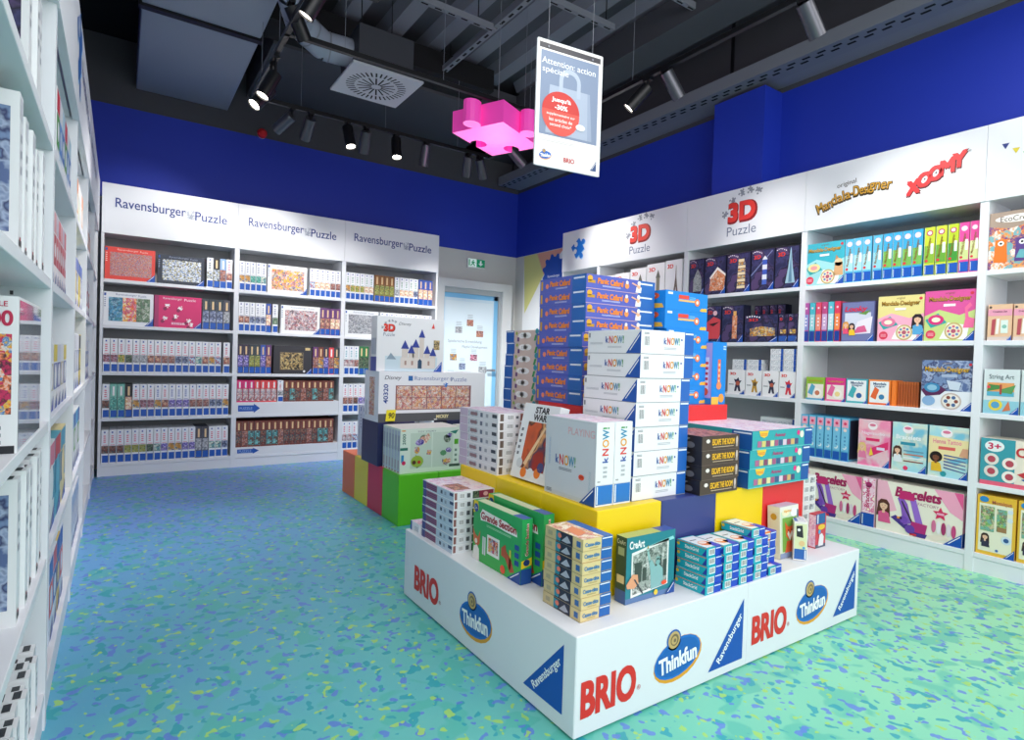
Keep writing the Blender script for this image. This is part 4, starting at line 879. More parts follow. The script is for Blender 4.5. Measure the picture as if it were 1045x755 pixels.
# ------------------------------------------------------------------ left wall products
def lbox(design, y0, y1, z, h, label, group=None, d=.26, args=(), off=.014):
    return carton('puzzle_box', design, y1 - y0 - .003, d, h, (-.174 - off - d / 2, (y0 + y1) / 2, z), label, group, rotz=R(90), args=args)
def lrow(y0, n, pitch, z, h, nm, group, arts, offs=None, d=.26):
    for i in range(n):
        off = .012 + (offs[i % len(offs)] if offs else 0)
        lbox(d_leftspine, y0 + i * pitch, y0 + (i + 1) * pitch - .002, z, h - (0.012 if i % 3 == 1 else 0), f'white upright puzzle box, {ORD[i]} from the near end, {nm}', group, d, (arts[i % len(arts)], 0), off)
lrow(1.90, 6, .056, SZ[4], .36, 'top shelf of the nearest left bay', 'white puzzle boxes on the top shelf, nearest left bay', ['night sky', 'ice blue', 'faint print'], [.012, .02, .006, .016])
lrow(1.66, 10, .058, SZ[3], .345, 'second shelf of the nearest left bay', 'white puzzle boxes on the second shelf, nearest left bay', ['ice blue', 'faint print'], [.0, .012, .02, .008])
lrow(1.75, 9, .058, SZ[1], .345, 'fourth shelf of the nearest left bay', 'white puzzle boxes on the fourth shelf, nearest left bay', ['ice blue', 'faint print'], [.004, .012, .0, .016])
lrow(1.22, 18, .0575, SZ[0], .17, 'bottom shelf of the nearest left bay', 'white puzzle boxes on the bottom shelf, nearest left bay', ['turquoise', 'faint print'], [.0, .01, .004, .014])
def d_gloss(F):
    if F is None: return '#eceef1'
    f = F['F']; f.q(.02, .02, .98, .98, P('#c9d2e0', .06, 0.0, coat=1.0), 1); l = F['L']
    l.t('1000', .5, .86, .8, '#c02850', h=.1, b=.03); l.t('PUZZLE', .5, .95, .6, '#c02850', b=.01); l.q(.12, .25, .88, .76, 'bright collage', 1); l.bars(.3, .06, .7, .2, '#404650', 3); l.q(.05, 0, .95, .05, '#22262c', 2)
lbox(d_gloss, 1.62, 2.05, SZ[2], .335, 'white puzzle box in glossy wrap with red numerals, third shelf of the nearest left bay', None, .09, off=.004)
lrow(2.06, 3, .055, SZ[2], .31, 'right behind the glossy wrapped box', 'thin white boxes behind the glossy wrapped box', ['faint print'], [.02, .04])
def d_col(F, c='#d83848', c2='#f0f0f0', c3='#3068b8'):
    if F is None: return c2
    f = F['F']; f.q(.04, .72, .96, .98, c, 1); f.q(.04, .3, .96, .7, c3, 1); f.e(.5, .5, .3, c2, L=2); f.tri(.3, 0, 1, .22, RBLUE, 3)
    l = F['L']; l.q(.03, .7, .97, .97, c, 1); l.q(.03, .25, .97, .68, c3, 1); l.e(.5, .45, .25, c2, L=2); l.q(.6, .78, .95, .9, '#f6f6f6', 2)
def lcol(n, y0, pitch, z, h, nm, cols, d=.24, off=.02):
    for i in range(n):
        c = cols[i % len(cols)]
        lbox(d_col, y0 + i * pitch, y0 + (i + 1) * pitch, z, h, f'{c[3]} box, {ORD[i]} from near end, {nm}', f'boxes on the {nm}', d, c[:3], off)
lcol(6, 2.62, .12, SZ[4], .29, 'top shelf of the second left bay', [('#d83040', '#f0f2f4', '#58a048', 'red, white and green'), ('#e8ecf0', '#d0e0f0', '#6898d8', 'white and pale blue'), ('#b8d8e8', '#f0f2f4', '#3878c0', 'blue and white')])
lcol(7, 2.5, .09, SZ[3], .27, 'second shelf of the second left bay', [('#e85868', '#f0e8ea', '#e07888', 'pink-red'), ('#e8a0a8', '#f4f0f0', '#c8404c', 'rose'), ('#d8c8d8', '#f4f0f4', '#e06070', 'pale pink')])
lcol(5, 2.5, .15, SZ[2], .24, 'third shelf of the second left bay', [('#e8eaf0', '#eef0f4', '#c8c0a8', 'white and beige'), ('#e8d048', '#f0f0f0', '#7888c0', 'yellow and lilac'), ('#d8dce8', '#f0f0f4', '#5a6ab0', 'white and violet')])
lcol(3, 2.5, .26, SZ[1], .31, 'fourth shelf of the second left bay', [('#d87890', '#e8f0f0', '#2a90b0', 'teal and pink'), ('#c83848', '#58b0c8', '#2888a8', 'teal and red'), ('#3898b8', '#e8d8a0', '#2a78a8', 'blue')])
lcol(4, 2.62, .15, SZ[0], .3, 'bottom shelf of the second left bay', [('#3060b8', '#d8e0f0', '#e05050', 'blue and red'), ('#d85868', '#e8ecf4', '#2858b0', 'red striped'), ('#2858b0', '#e8c870', '#2858b0', 'royal blue')])
lcol(5, 3.6, .16, SZ[4], .26, 'top shelf of the third left bay', [('#eceef0', '#f0f0f0', '#e0e4e8', 'white'), ('#e88a40', '#f0f0f0', '#e8b070', 'orange and white'), ('#eceef0', '#e8ecc8', '#d0d8e0', 'pale yellow')])
lcol(4, 3.7, .18, SZ[3], .27, 'second shelf of the third left bay', [('#3060b0', '#f0e060', '#e8c838', 'yellow and blue'), ('#5070c0', '#e8ecf0', '#3858a8', 'blue')])
lcol(4, 3.65, .19, SZ[2], .3, 'third shelf of the third left bay', [('#3a4048', '#e8d048', '#38444c', 'black and yellow'), ('#d8dce4', '#e8ecf0', '#b0b8cc', 'pale grey'), ('#e0e4ec', '#f0f0f4', '#98a4c8', 'white and lilac')])
lcol(4, 3.7, .17, SZ[1], .3, 'fourth shelf of the third left bay', [('#58b0d8', '#f0f4f6', '#e8ecf0', 'white and sky blue'), ('#3868b0', '#e8ecf0', '#68a858', 'blue and green')])
lcol(5, 3.65, .16, SZ[0], .28, 'bottom shelf of the third left bay', [('#a8c0e0', '#e8ecf4', '#c0c8e0', 'pale blue')])
lcol(6, 4.7, .13, SZ[3], .27, 'second shelf of the fourth left bay', [('#eceef2', '#f0f0f0', '#dfe2ea', 'white'), ('#f0f0f0', '#f0f2f4', '#c83848', 'white and red')])
lcol(6, 4.7, .13, SZ[2], .28, 'third shelf of the fourth left bay', [('#eceef2', '#f0f0f0', '#b8c4e0', 'white and lilac'), ('#e0e6f0', '#f0f2f4', '#5878c0', 'white and blue')])
lcol(4, 4.75, .19, SZ[4], .26, 'top shelf of the fourth left bay', [('#eceef2', '#f0f0f0', '#e4a060', 'white and orange')])

# ------------------------------------------------------------------ white promotion podium
t = empty('display_podium', (1.204, 1.375, 0), 'low white L-corner podium with red, blue and yellow toy logos carrying the games', 'podium')
for k in range(2):
    g = G(); x0 = k * .895; g.box(x0 + (.0015 if k else 0), x0 + .895, 0, 1.32, 0.006, .333, 'melamine', .003)
    F = Face(g, (x0, 0, 0), (1, 0, 0), (0, 0, 1), (0, -1, 0), .895, .333)
    if k == 0: logo_brio(F, .165, .37, .27, .35); logo_tf(F, .54, .44, .25); logo_rav(F, .735, .12, .97, .84)
    else: logo_brio(F, .175, .40, .27, .34); logo_tf(F, .54, .46, .255); logo_rav(F, .745, .15, .965, .86)
    if k == 0:
        F = Face(g, (0, 1.32, 0), (0, -1, 0), (0, 0, 1), (-1, 0, 0), 1.32, .333)
        logo_brio(F, .19, .40, .19, .34); logo_tf(F, .53, .44, .25); logo_rav(F, .79, .17, .955, .86)
    g.build('podium_unit', t)
g = G(); g.box(.02, 1.77, .02, 1.3, 0, .006, 'void'); g.build('plinth', t)

# ------------------------------------------------------------------ coloured cubes
YEL, NAV, RED, GRN, ORA = '#f2cf05', '#37417f', '#e23234', '#5fc81e', '#f0743a'
def cube(x, y, z, sx, sy, h, c, label, grp):
    g = G(); g.box(-sx / 2 + .001, sx / 2 - .001, -sy / 2 + .001, sy / 2 - .001, 0, h, P(c, .38), .003)
    return tag(g.build('display_cube', None, (x + sx / 2, y + sy / 2, z)), label, 'cube', grp)
T0, T1 = .333, .66; H1 = .327; H2 = .333
cols_ = [YEL, NAV, YEL, RED]; cn = ['yellow', 'navy blue', 'yellow', 'red']
for i in range(4):
    for j in range(3):
        c = cols_[i] if j == 0 else (YEL if i == 0 else (RED if i == 3 else NAV)); nm = {YEL: 'yellow', NAV: 'navy blue', RED: 'red'}[c]
        if j == 0: lab = ['yellow cube at the front corner of the podium, under the white quiz boxes', 'navy blue cube in the front row between two yellow cubes', 'yellow cube in the front row between the navy and red cubes', 'red cube at the right end of the front row on the podium'][i]
        elif i == 0: lab = ['', 'yellow cube under the leaning film box, left side of the podium', 'yellow cube under the stack of thin white puzzle boxes'][j]
        elif i == 3: lab = ['', 'red cube behind the front right red cube', 'red cube at the far right corner of the podium'][j]
        else: lab = f'navy blue cube hidden inside the podium block, {("left", "right")[i - 1]} column, {("", "middle", "rear")[j]} row'
        cube(1.44 + .34 * i, 1.555 + .34 * j, T0, .34, .34, H1, c, lab, 'coloured cubes standing on the white podium')
cube(1.77, 2.045, T1, .34, .335, H2, RED, 'raised red cube carrying the tall stack of purple games', 'raised red cubes')
cube(2.365, 1.935, T1, .34, .335, H2, RED, 'raised red cube carrying the bright blue games', 'raised red cubes')
cube(2.115, 2.0, T1, .245, .335, H2, RED, 'raised red cube hidden between the other two behind the quiz box stack', 'raised red cubes')
# far coloured cubes on the floor
for i, (c, nm) in enumerate([(GRN, 'bright green'), ('#d8244c', 'crimson'), ('#f2d838', 'yellow'), (ORA, 'orange')]):
    cube(1.637, 3.80 + .308 * i, 0, .31, .306, .36, c, f'{nm} floor cube, {["nearest", "second", "third", "farthest"][i]} in the row of four left of the podium', 'coloured cubes on the floor beside the podium')
for i in (1, 2):
    cube(1.637 + .312 * i, 3.80, 0, .31, .306, .36, GRN, f'bright green floor cube, {ORD[i]} along the side under the green puzzle boxes', 'coloured cubes on the floor beside the podium')
for i in (1, 2):
    cube(1.637 + .312 * i, 4.108, 0, .31, .306, .36, '#d8244c', f'crimson floor cube hidden under the giant puzzle box, {ORD[i - 1]} from left', 'coloured cubes on the floor beside the podium')
cube(1.62, 4.175, .36, .3, .35, .33, '#262c58', 'dark navy cube standing on the crimson cube beside the green puzzle boxes', 'dark navy cubes under the giant puzzle box')
cube(2.2, 4.175, .36, .3, .24, .33, '#262c58', 'dark navy cube hidden behind the green puzzle boxes', 'dark navy cubes under the giant puzzle box')

# ------------------------------------------------------------------ games on the podium block
KC = [('k', '#2a50a0'), ('N', '#d83a34'), ('O', '#e8a028'), ('W', '#2a8ab0'), ('!', '#3a9848')]
def know(F, cx, cy, w, rot=0.0, h=None, L=3):
    xs = [-.40, -.18, .07, .32, .5]; ws = [.16, .2, .22, .28, .05]
    for (ch, c), x, ww in zip(KC, xs, ws):
        k = F.H if rot else F.W; o = F.W if rot else F.H
        dx, dy = (0, x * w) if rot else (x * w, 0)
        F.t(ch, cx + dx, cy + dy, ww * w, c, h=h * (.86 if ch == 'k' else 1) if h else None, rot=rot, b=.02, L=L)
def d_knowflat(F):
    if F is None: return '#eceef0'
    f = F['F']; f.q(.82, 0, 1, 1, '#1b62b8', 1); f.q(.83, .9, .99, .97, '#e4ecf6', 2); f.barcode(.05, .28, .15, .78); know(f, .56, .58, .3, h=.32); f.bars(.42, .22, .66, .34, '#b8bcc4', 2); f.e(.76, .66, .014, '#2a50a0', L=2); f.bars(.05, .82, .14, .92, '#80848c', 2)
    f.q(0, 0, 1, .025, '#8f959d', 3)  # bottom strip painted as the shadow line between stacked boxes
    l = F['L']; know(l, .52, .6, .34, h=.32); l.tri(.74, .02, 1, .98, '#1b55ac', 2); l.bars(.05, .4, .3, .5, '#c4c8ce', 3); l.bars(.4, .25, .66, .34, '#c4c8ce', 2); l.q(.02, .7, .05, .9, '#80848c', 2); l.q(0, 0, 1, .025, '#8f959d', 3)  # last strip: same painted shadow line on the side face
    F['T'].q(.02, .02, .98, .98, 'faint print')
xs = [1.663, 1.664, 1.667, 1.666, 1.670, 1.682, 1.684]; H7 = .0955
for k in range(7):
    carton('game_box', d_knowflat, .31, .31, H7, (xs[k] + .155, 1.604 + .155 - .002 * (k % 2), T1 + k * H7 + .0005 * k), f'white quiz game box with rainbow letters, {ORD[k]} from bottom of tall stack', 'stacked white quiz game boxes')
# stray shrink wrap band on the stack
def d_knowup(F):
    if F is None: return '#e6e9ec'
    l = F['L']; l.q(.01, .01, .99, .99, P('#c6cdd3', .28), 1); l.q(.03, .06, .97, .97, P('#ccd2d8', .3), 1.5); know(l, .42, .47, .4, h=.13); l.bars(.3, .34, .56, .38, '#8c929a', 2, 3)
    l.t('RAVENSBURGER', .1, .55, .34, '#9fb8d8', rot=R(-90), L=3); l.t('PLAYING', .72, .85, .5, '#dcaab0', h=.09, L=3); l.t('KNOWLEDGE', .9, .25, .3, '#9cbcc8', rot=R(-90), L=3)
    l.tri(.72, 0, 1, .25, '#1b4f9c', 4); l.bars(.05, .03, .16, .08, '#70767e', 3, 3)
    f = F['F']; f.q(.04, .02, .97, .25, '#2273c4', 1); f.q(.08, .03, .14, .24, '#e4ecf6', 2); know(f, .5, .72, .42, rot=R(90), h=.36); f.bars(.4, .34, .62, .5, '#b0b4ba', 3); f.q(.0, .25, 1, .262, '#d0d4d8', 2); f.bars(.1, .29, .26, .31, '#60646c', 3)
    F['T'].q(.03, .03, .97, .97, 'pale pink print')
for k in range(2):
    o = carton('game_box', d_knowup, .09, .307, .314, (1.464 + .045 + k * .0925, 1.598 + .1535, T1 + .001), ['upright white quiz game box with a grey cover and orange price sticker, front left', 'upright white quiz game box squeezed between its twin and the tall stack'][k], 'upright white quiz game boxes')
    if k == 0:
        g = G(); F = Face(g, (-.0455, .1535, 0), (0, -1, 0), (0, 0, 1), (-1, 0, 0), .307, .314); F.e(.75, .31, .055, '#f0502a', ry=.035, L=4, n=10); F.t('29,90', .75, .31, .07, '#7a1c10', L=6)
        tag(g.build('price_sticker', o), 'orange price sticker')
def d_star(F):
    if F is None: return '#eef0f2'
    l = F['L']; l.q(.22, .14, .9, .76, 'film scene', 1); l.t('STAR', .55, .92, .4, '#16181c', h=.09, b=.05); l.t('WARS', .55, .82, .44, '#16181c', h=.09, b=.05)
    for i, (x, y, c) in enumerate([(.2, .2, '#d4d8dc'), (.36, .09, '#f08028'), (.55, .1, '#e8eaee'), (.74, .12, '#f08028'), (.8, .2, '#4a4a80')]): l.e(x, y, .085, c, L=3)
    l.bars(.06, .3, .12, .7, '#70747c', 5); l.p([(.3, .2), (.7, .72), (.74, .7), (.38, .18)], '#f8d0a0', 2)
o = carton('puzzle_box', d_star, .05, .26, .34, (1.515, 2.07, T1 + .004), 'white film puzzle box with black title leaning back beside the grey quiz boxes', None, tilt=(0, R(13), 0))
def d_dwhite(F):
    if F is None: return '#e9e9ec'
    l = F['L']; l.q(0, 0, .22, 1, '#d8c4d8', 1); l.q(.24, .15, .5, .85, 'label print', 2); l.q(.3, .3, .48, .7, '#9a7a80', 3); l.q(.56, .25, .62, .75, '#6a7488', 2); l.q(.7, .3, .76, .7, '#a8acb4', 2); l.q(.86, .4, .97, .8, '#454b56', 2); l.q(0, 0, 1, .05, '#f6f7f8', 3)
    f = F['F']; f.q(.05, .1, .14, .9, '#6a5a50', 1); f.barcode(.22, .2, .4, .8); f.q(.46, .35, .53, .65, '#6a6e74', 2); f.q(.58, .1, .98, .9, 'redbrown', 1); f.e(.75, .5, .06, '#3a2420', ry=.3, L=3); f.q(0, 0, 1, .05, '#f6f7f8', 3)
    F['T'].q(.03, .03, .97, .97, 'pale pink print')
for k in range(7):
    carton('puzzle_box', d_dwhite, .215 + 0, .36, .0405, (1.453 + .1075 + [0, .002, -.002, .003, 0, -.001, 0][k], 2.255 + .18, T1 + k * .041), f'thin white puzzle box lying flat, {ORD[k]} from bottom, left end of the yellow cubes', 'flat white puzzle boxes on the yellow cubes')
def d_beigeg(F):
    if F is None: return '#d6bfb4'
    l = F['L']; l.q(0, 0, .26, 1, '#1b62b8', 1); l.q(.02, .86, .24, .94, '#e4ecf6', 2); l.e(.52, .55, .13, '#f2f0ee', ry=.26, L=2); l.e(.66, .56, .12, '#f2f0ee', ry=.26, L=2); l.t('CODES', .58, .56, .2, '#8a8480', h=.2, L=3); l.p([(.36, .05), (.42, .05), (.42, .4), (.36, .4)], '#6a3a78', 2); l.p([(.86, .1), (.92, .1), (.96, .6), (.9, .6)], '#3a9a50', 2); l.e(.34, .75, .03, '#98b040', L=2); l.e(.95, .88, .05, '#3098a8', L=2)
    F['F'].q(.04, .1, .96, .9, '#c8b0a4')
def d_panic(F):
    if F is None: return '#5563be'
    f = F['F']; f.q(.74, 0, 1, 1, '#2068b8', 1); f.q(.76, .72, .96, .84, '#e4ecf6', 2); f.q(0, 0, .74, .05, '#c8a8b8', 2)
    f.e(.05, .72, .035, '#e8b030', L=2, ry=.2); f.q(.02, .4, .12, .6, '#c89828', 2); f.fat('Panic', .23, .6, .15, '#f08a30', f=.0015, h=.36, sh=.1, L=3); f.fat('Cafard', .42, .57, .18, '#f08a30', f=.0015, h=.38, sh=.1, L=3); f.bars(.22, .22, .48, .34, '#c8d0f0', 2)
    f.e(.57, .5, .032, '#f09a50', L=3); f.e(.57, .74, .02, '#f4e8e0', L=4); f.p([(.7, .1), (.78, .1), (.79, .5), (.71, .5)], '#f4f4f6', 3); f.e(.745, .55, .026, '#f0b890', L=4); f.e(.75, .78, .025, '#f6f6f8', L=4); f.p([(.64, .7), (.72, .55), (.72, .65), (.65, .8)], '#f0b890', 3)
    l = F['L']; l.q(.72, 0, 1, 1, '#2068b8', 1); l.q(.75, .72, .97, .84, '#e4ecf6', 2); l.q(.03, .2, .07, .85, '#d8a830', 2); l.e(.17, .45, .035, '#f08a60', L=2); l.fat('Panic', .33, .58, .18, '#f08a30', f=.0015, h=.36, sh=.1, L=3); l.fat('Cafard', .56, .55, .22, '#f08a30', f=.0015, h=.38, sh=.1, L=3); l.bars(.36, .16, .62, .28, '#c8d0f0', 2)
    F['T'].q(.02, .02, .98, .98, '#5a64b8')
jx = [0, -.006, .004, .002, -.008, .012, .012, .01, .012]
for k in range(9):
    carton('game_box', d_panic, .455, .355, .0675, (1.772 + .2275 + jx[k] * .5, 2.047 + .1775 + [.0, .0, .002, .0, .004, -.002, -.002, 0, 0][k], T1 + H2 + .001 + k * .068), f'purple-blue board game box with orange title, {ORD[k]} from the bottom of the tallest stack', 'stacked purple-blue board games')
for k in range(11):
    carton('game_box', d_beigeg, .2, .305, .063, (1.80 + .1, 2.437 + .1525 + [.01, .012, .0, .012, .008, .012, .008, .006, -.002, -.012, -.004][k] * .8 - .004, T1 + k * .0633), f'beige word game box with blue end, {ORD[k]} from bottom, left of the purple stack', 'stacked beige word game boxes')
def d_oper(F):
    if F is None: return '#108ae0'
    f = F['F']; f.q(.05, .8, .16, .92, '#e8f4fc', 2); f.q(.3, .62, .54, .82, '#e84a38', 2); f.bars(.56, .62, .7, .8, '#78c0f0', 2); f.q(.3, .48, .72, .58, '#f4c070', 2); f.e(.74, .5, .06, '#f08048', L=3, ry=.2); f.e(.74, .5, .03, '#fbe8d8', L=4, ry=.1)
    f.p([(.82, .04), (.98, .04), (.98, .2), (.94, .24), (.9, .2), (.86, .22), (.82, .14)], '#f4c048', 2)
    l = F['L']; l.e(.5, .72, .3, '#e8603a', L=2, ry=.2); l.e(.5, .72, .18, '#f8d8c8', L=3, ry=.1); l.p([(.05, .08), (.95, .08), (.9, .3), (.5, .36), (.1, .28)], '#f4c048', 2)
for k in range(6):
    carton('game_box', d_oper, .325, .2, .0955, (2.25 + .1625 + (0 if k > 3 else .012), 1.99 + .1 - (.0 if k > 3 else .004), T1 + H2 + .001 + k * .096), f'bright blue action game box, {ORD[k]} from bottom, stacked on the right red cube', 'stacked bright blue action games')
def d_operup(F):
    if F is None: return '#1288dc'
    f = F['F']; f.q(.4, .3, .6, .72, '#e87048', 1); f.bars(.45, .35, .55, .7, '#f8d0a0', 4); f.e(.5, .3, .18, '#f09060', L=3); f.q(.0, 0, .5, .12, '#f4c048', 2); f.e(.7, .1, .2, '#e8a040', L=3); f.bars(.75, .88, .95, .96, '#c8e8fc', 2)
    l = F['L']; l.q(.02, .1, .98, .98, '#b8a8e0', 1); l.p([(0, .6), (.3, .8), (.6, 1), (0, 1)], '#1a7ac8', 2); l.q(.55, .2, .8, .75, '#e8e4f4', 2); l.bars(.58, .3, .76, .72, '#d83a48', 5, 3); l.e(.6, .2, .2, '#e85a38', L=4); l.q(0, 0, .3, .14, '#f0c048', 3)
carton('game_box', d_operup, .115, .1, .33, (2.575 + .0575, 1.945 + .05, T1 + H2 + .001), 'bright blue game box standing on end beside the blue stack', None)
def d_brown(F):
    if F is None: return '#4a3a30'
    f = F['F']; f.q(0, 0, 1, .04, '#6a5a50', 1); f.fat('ESCAPE THE ROOM', .56, .57, .6, '#f0b828', f=.0008, h=.4, L=3); f.bars(.28, .2, .84, .3, '#c8b090', 1); f.e(.15, .66, .05, '#e8e0d8', ry=.14, L=2); f.e(.93, .6, .03, '#c8b8b0', ry=.3, L=2); f.q(.9, .15, .96, .4, '#a89890', 2)
    l = F['L']; l.q(0, 0, 1, 1, '#1e1a20', 1); l.p([(.5, .1), (.7, .2), (.6, .5), (.75, .8), (.6, .9), (.5, .6)], '#8a8890', 2); l.e(.75, .35, .1, '#6a6870', ry=.22, L=3); l.q(.1, .4, .2, .7, '#c89828', 2); F['T'].q(.02, .02, .98, .98, 'redbrown')
for k in range(4):
    carton('game_box', d_brown, .25, .24, .0605, (1.995 + .125 + [0, .004, .006, .004][k], 1.545 + .12 + [0, -.002, 0, 0][k], T1 + k * .061), f'dark brown escape game box with yellow title, {ORD[k]} from the bottom of its stack', 'stacked dark brown escape games')
def d_teal(F):
    if F is None: return '#2fa8ac'
    f = F['F']; f.q(.86, 0, 1, 1, '#1d5aa4', 1); f.q(.88, .84, .99, .92, '#e4ecf6', 2); f.p([(.1, 1), (.25, 1), (.23, .72), (.18, .62), (.12, .72)], '#f0c838', 2); f.bars(.12, .74, .23, .9, '#e8803c', 2, 3); f.t('Amour', .44, .74, .18, '#b83a78', h=.2, b=.03)
    for k in range(10): f.q(.08 + k * .068, .14, .14 + k * .068, .46, ['#b06890', '#d8c878', '#8a4a68', '#e8d8a0', '#a85a80', '#405a88', '#e0c8d8', '#98486a', '#d8b070', '#504a78'][k], 2)
    f.e(.75, .78, .025, '#e83888', L=3); f.e(.81, .68, .035, '#e8e8d8', ry=.2, L=3); f.q(0, 0, 1, .05, '#68c8c8', 2)
    l = F['L']; l.q(.78, 0, 1, 1, '#1d5aa4', 1); l.q(.8, .84, .99, .92, '#e4ecf6', 2); l.q(.02, .6, .2, .9, '#f0c838', 2); l.t('Amour', .4, .6, .26, '#b83a78', h=.3, b=.03); F['T'].q(.02, .02, .98, .98, 'pale pink print')
for k in range(3):
    carton('game_box', d_teal, .485, .47, .084, (2.303 + .2425 + [0, .006, .016][k], 1.53 + .235 - [0, .0, .002][k], T1 + k * .0845), f'large teal and blue party game box, {ORD[k]} from the bottom of its stack', 'stacked large teal party games')
def d_mesh(F):
    if F is None: return '#e4e5e2'
    for k in 'FL': F[k].barcode(.1, .15, .45, .85); F[k].q(.55, .2, .9, .8, 'black and white', 1)
for k in range(7):
    carton('game_box', d_mesh, .12, .12, .045, (2.872 + .06, 1.60 + .06, T0 + k * .0455), f'small white patterned box, {ORD[k]} from bottom, right of the front red cube', 'small white boxes behind the red cube')

# ------------------------------------------------------------------ products on the white podium top
def d_l1(F):
    if F is None: return '#e4e8ec'
    l = F['L']; l.q(0, 0, .12, 1, '#4a4a8c', 1); l.q(.12, .12, .48, .88, '#a0607c', 1); l.bars(.14, .15, .46, .85, '#6a3a68', 3, 2); l.q(.48, 0, 1, 1, '#c4d4e2', 1); l.q(.6, .3, .66, .7, '#3a465c', 2); l.q(.72, .3, .78, .7, '#98a8b8', 2); l.q(.88, .5, .99, .85, '#2a4068', 2); l.q(0, .93, 1, 1, '#f6f7f8', 3)
    f = F['F']; f.q(.02, .1, .08, .9, '#8a5a58', 1); f.barcode(.14, .2, .26, .8); f.q(.32, .25, .4, .75, '#555960', 2); f.q(.46, .08, .62, .92, 'dark forest', 1); f.q(.62, .08, .98, .92, '#8a2a48', 1); f.e(.78, .5, .06, '#e0b0b0', ry=.25, L=2); f.q(0, .93, 1, 1, '#f6f7f8', 3)
    F['T'].q(.02, .02, .98, .98, 'pale pink print'); F['T'].q(.1, .1, .5, .5, 'peach sunset', 2)
for k in range(7):
    carton('puzzle_box', d_l1, .21, .31, .0385, (1.228 + .105 + [0, .001, .003, -.001, 0, .002, 0][k], 2.247 + .155, T0 + k * .039), f'flat white and navy puzzle box, {ORD[k]} from bottom, far left end of the podium', 'flat puzzle boxes on the far end of the podium')
def d_single(F):
    if F is None: return '#eceef2'
    l = F['L']; l.q(0, 0, .16, 1, '#2a52a8', 1); l.bars(.5, .2, .9, .7, '#b8bcc8', 3); F['T'].q(.02, .02, .98, .98, 'pale pink print'); F['T'].e(.7, .8, .08, '#f07050', L=2)
carton('puzzle_box', d_single, .2, .1, .045, (1.225 + .1, 2.58 + .05, T0), 'single flat white box with blue end at the far podium corner', None)
def d_grande(F):
    if F is None: return '#2aa65a'
    l = F['L']; l.q(0, 0, 1, .4, '#38b04c', 1); l.p([(0, .78), (.12, .86), (.1, 1), (0, 1)], '#f0d020', 2); l.e(.06, .88, .05, '#1a4a98', L=3); l.t('5+', .06, .88, .06, '#f4f4f4', L=5)
    l.p([(.15, .8), (.2, .9), (.4, .88), (.7, .86), (.9, .8), (.92, .7), (.7, .7), (.5, .72), (.3, .72), (.17, .7)], '#f6f4ee', 2); l.fat('Grande Section', .54, .795, .72, '#a82830', f=.0008, h=.12, b=.01, L=4); l.bars(.3, .64, .8, .68, '#a8dcb0', 2)
    l.p([(.02, .3), (.0, .52), (.06, .42), (.12, .4), (.16, .52), (.16, .3), (.1, .22)], '#d8683a', 3); l.p([(.0, .0), (.16, 0), (.15, .2), (.1, .26), (.03, .22)], '#f0ece4', 4); l.e(.08, .32, .03, '#f0e0d0', L=5)
    l.q(.32, .2, .58, .52, '#f4f2ea', 2); l.q(.35, .25, .55, .48, 'bright collage', 3); l.p([(.62, .42), (.7, .5), (.72, .4), (.82, .3), (.88, .14), (.8, .1), (.7, .28), (.62, .3)], '#b8502c', 3)
    for x in (.22, .26, .78): l.q(x, .15, x + .03, .45, ['#f0f0f0', '#e8d048', '#e4e4e4'][int(x * 10) % 3], 3)
    for y in (.5, .38, .26): l.q(.88, y, .96, y + .08, '#1a4a98', 3)
    l.tri(.74, 0, 1, .22, '#1b4a98', 4); l.e(.66, .08, .05, '#f0502a', ry=.06, L=5, n=9)
    f = F['F']; f.q(0, 0, 1, .23, '#1b4f9c', 1); f.p([(0, .24), (1, .28), (1, .4), (0, .36)], '#f0d020', 1); f.e(.5, .33, .3, '#1a3a78', ry=.05, L=3); f.t('Grande Section', .5, .68, .5, '#f4e8e0', rot=R(90), h=.3, b=.08, L=2); f.t('Grande Section', .5, .68, .48, '#a82830', rot=R(90), h=.26, b=.02, L=3)
    F['T'].q(.1, .05, .9, .95, '#cfd8b8', 1); F['T'].q(.1, .0, .9, .2, '#4a68b0', 2)
for k, (x, y, lab) in enumerate([(1.289, 1.80, 'green children learning game box with fox drawing, the front one on the podium'), (1.352, 1.765, 'green children learning game box standing close behind the fox one')]):
    o = carton('game_box', d_grande, .05, .365 if k == 0 else .4, .252 if k == 0 else .275, (x + .025, y + .19, T0 + .001), lab, 'green learning game boxes')
    if k == 0:
        g = G(); F = Face(g, (-.0255, .1825, 0), (0, -1, 0), (0, 0, 1), (-1, 0, 0), .365, .252); F.e(.66, .1, .045, '#f4542c', ry=.06, L=5, n=9); tag(g.build('price_sticker', o), 'orange price sticker')
def d_l4(F):
    if F is None: return '#dcc890'
    f = F['F']; f.q(.62, 0, 1, 1, '#1f62ae', 1); f.q(.64, .8, .98, .9, '#e4ecf6', 2); f.t('Casse-tête', .31, .55, .5, '#2a78b0', h=.36, b=.03); f.q(0, 0, 1, .04, '#b8a070', 2); f.bars(.2, .18, .5, .3, '#a89868', 2)
    l = F['L']; l.q(0, 0, .3, 1, '#c8b888', 1); l.q(.3, 0, .74, 1, '#252a40', 1); l.q(.3, .1, .42, .9, '#2a8aa0', 2); l.e(.4, .6, .05, '#e07860', L=3, ry=.22); l.p([(.45, .2), (.6, .8), (.7, .3), (.6, .15)], '#b0b4c0', 3); l.q(.08, .3, .2, .7, '#a8a080', 2); l.q(.84, .25, .94, .75, '#3a6aa8', 2); l.q(0, 0, 1, .04, '#8a8068', 4)
    F['T'].q(.02, .02, .7, .98, 'tea party', 1); F['T'].q(.7, 0, 1, 1, '#2a6ab8', 1); F['T'].p([(.1, .2), (.5, .3), (.55, .7), (.2, .6)], '#e89068', 2)
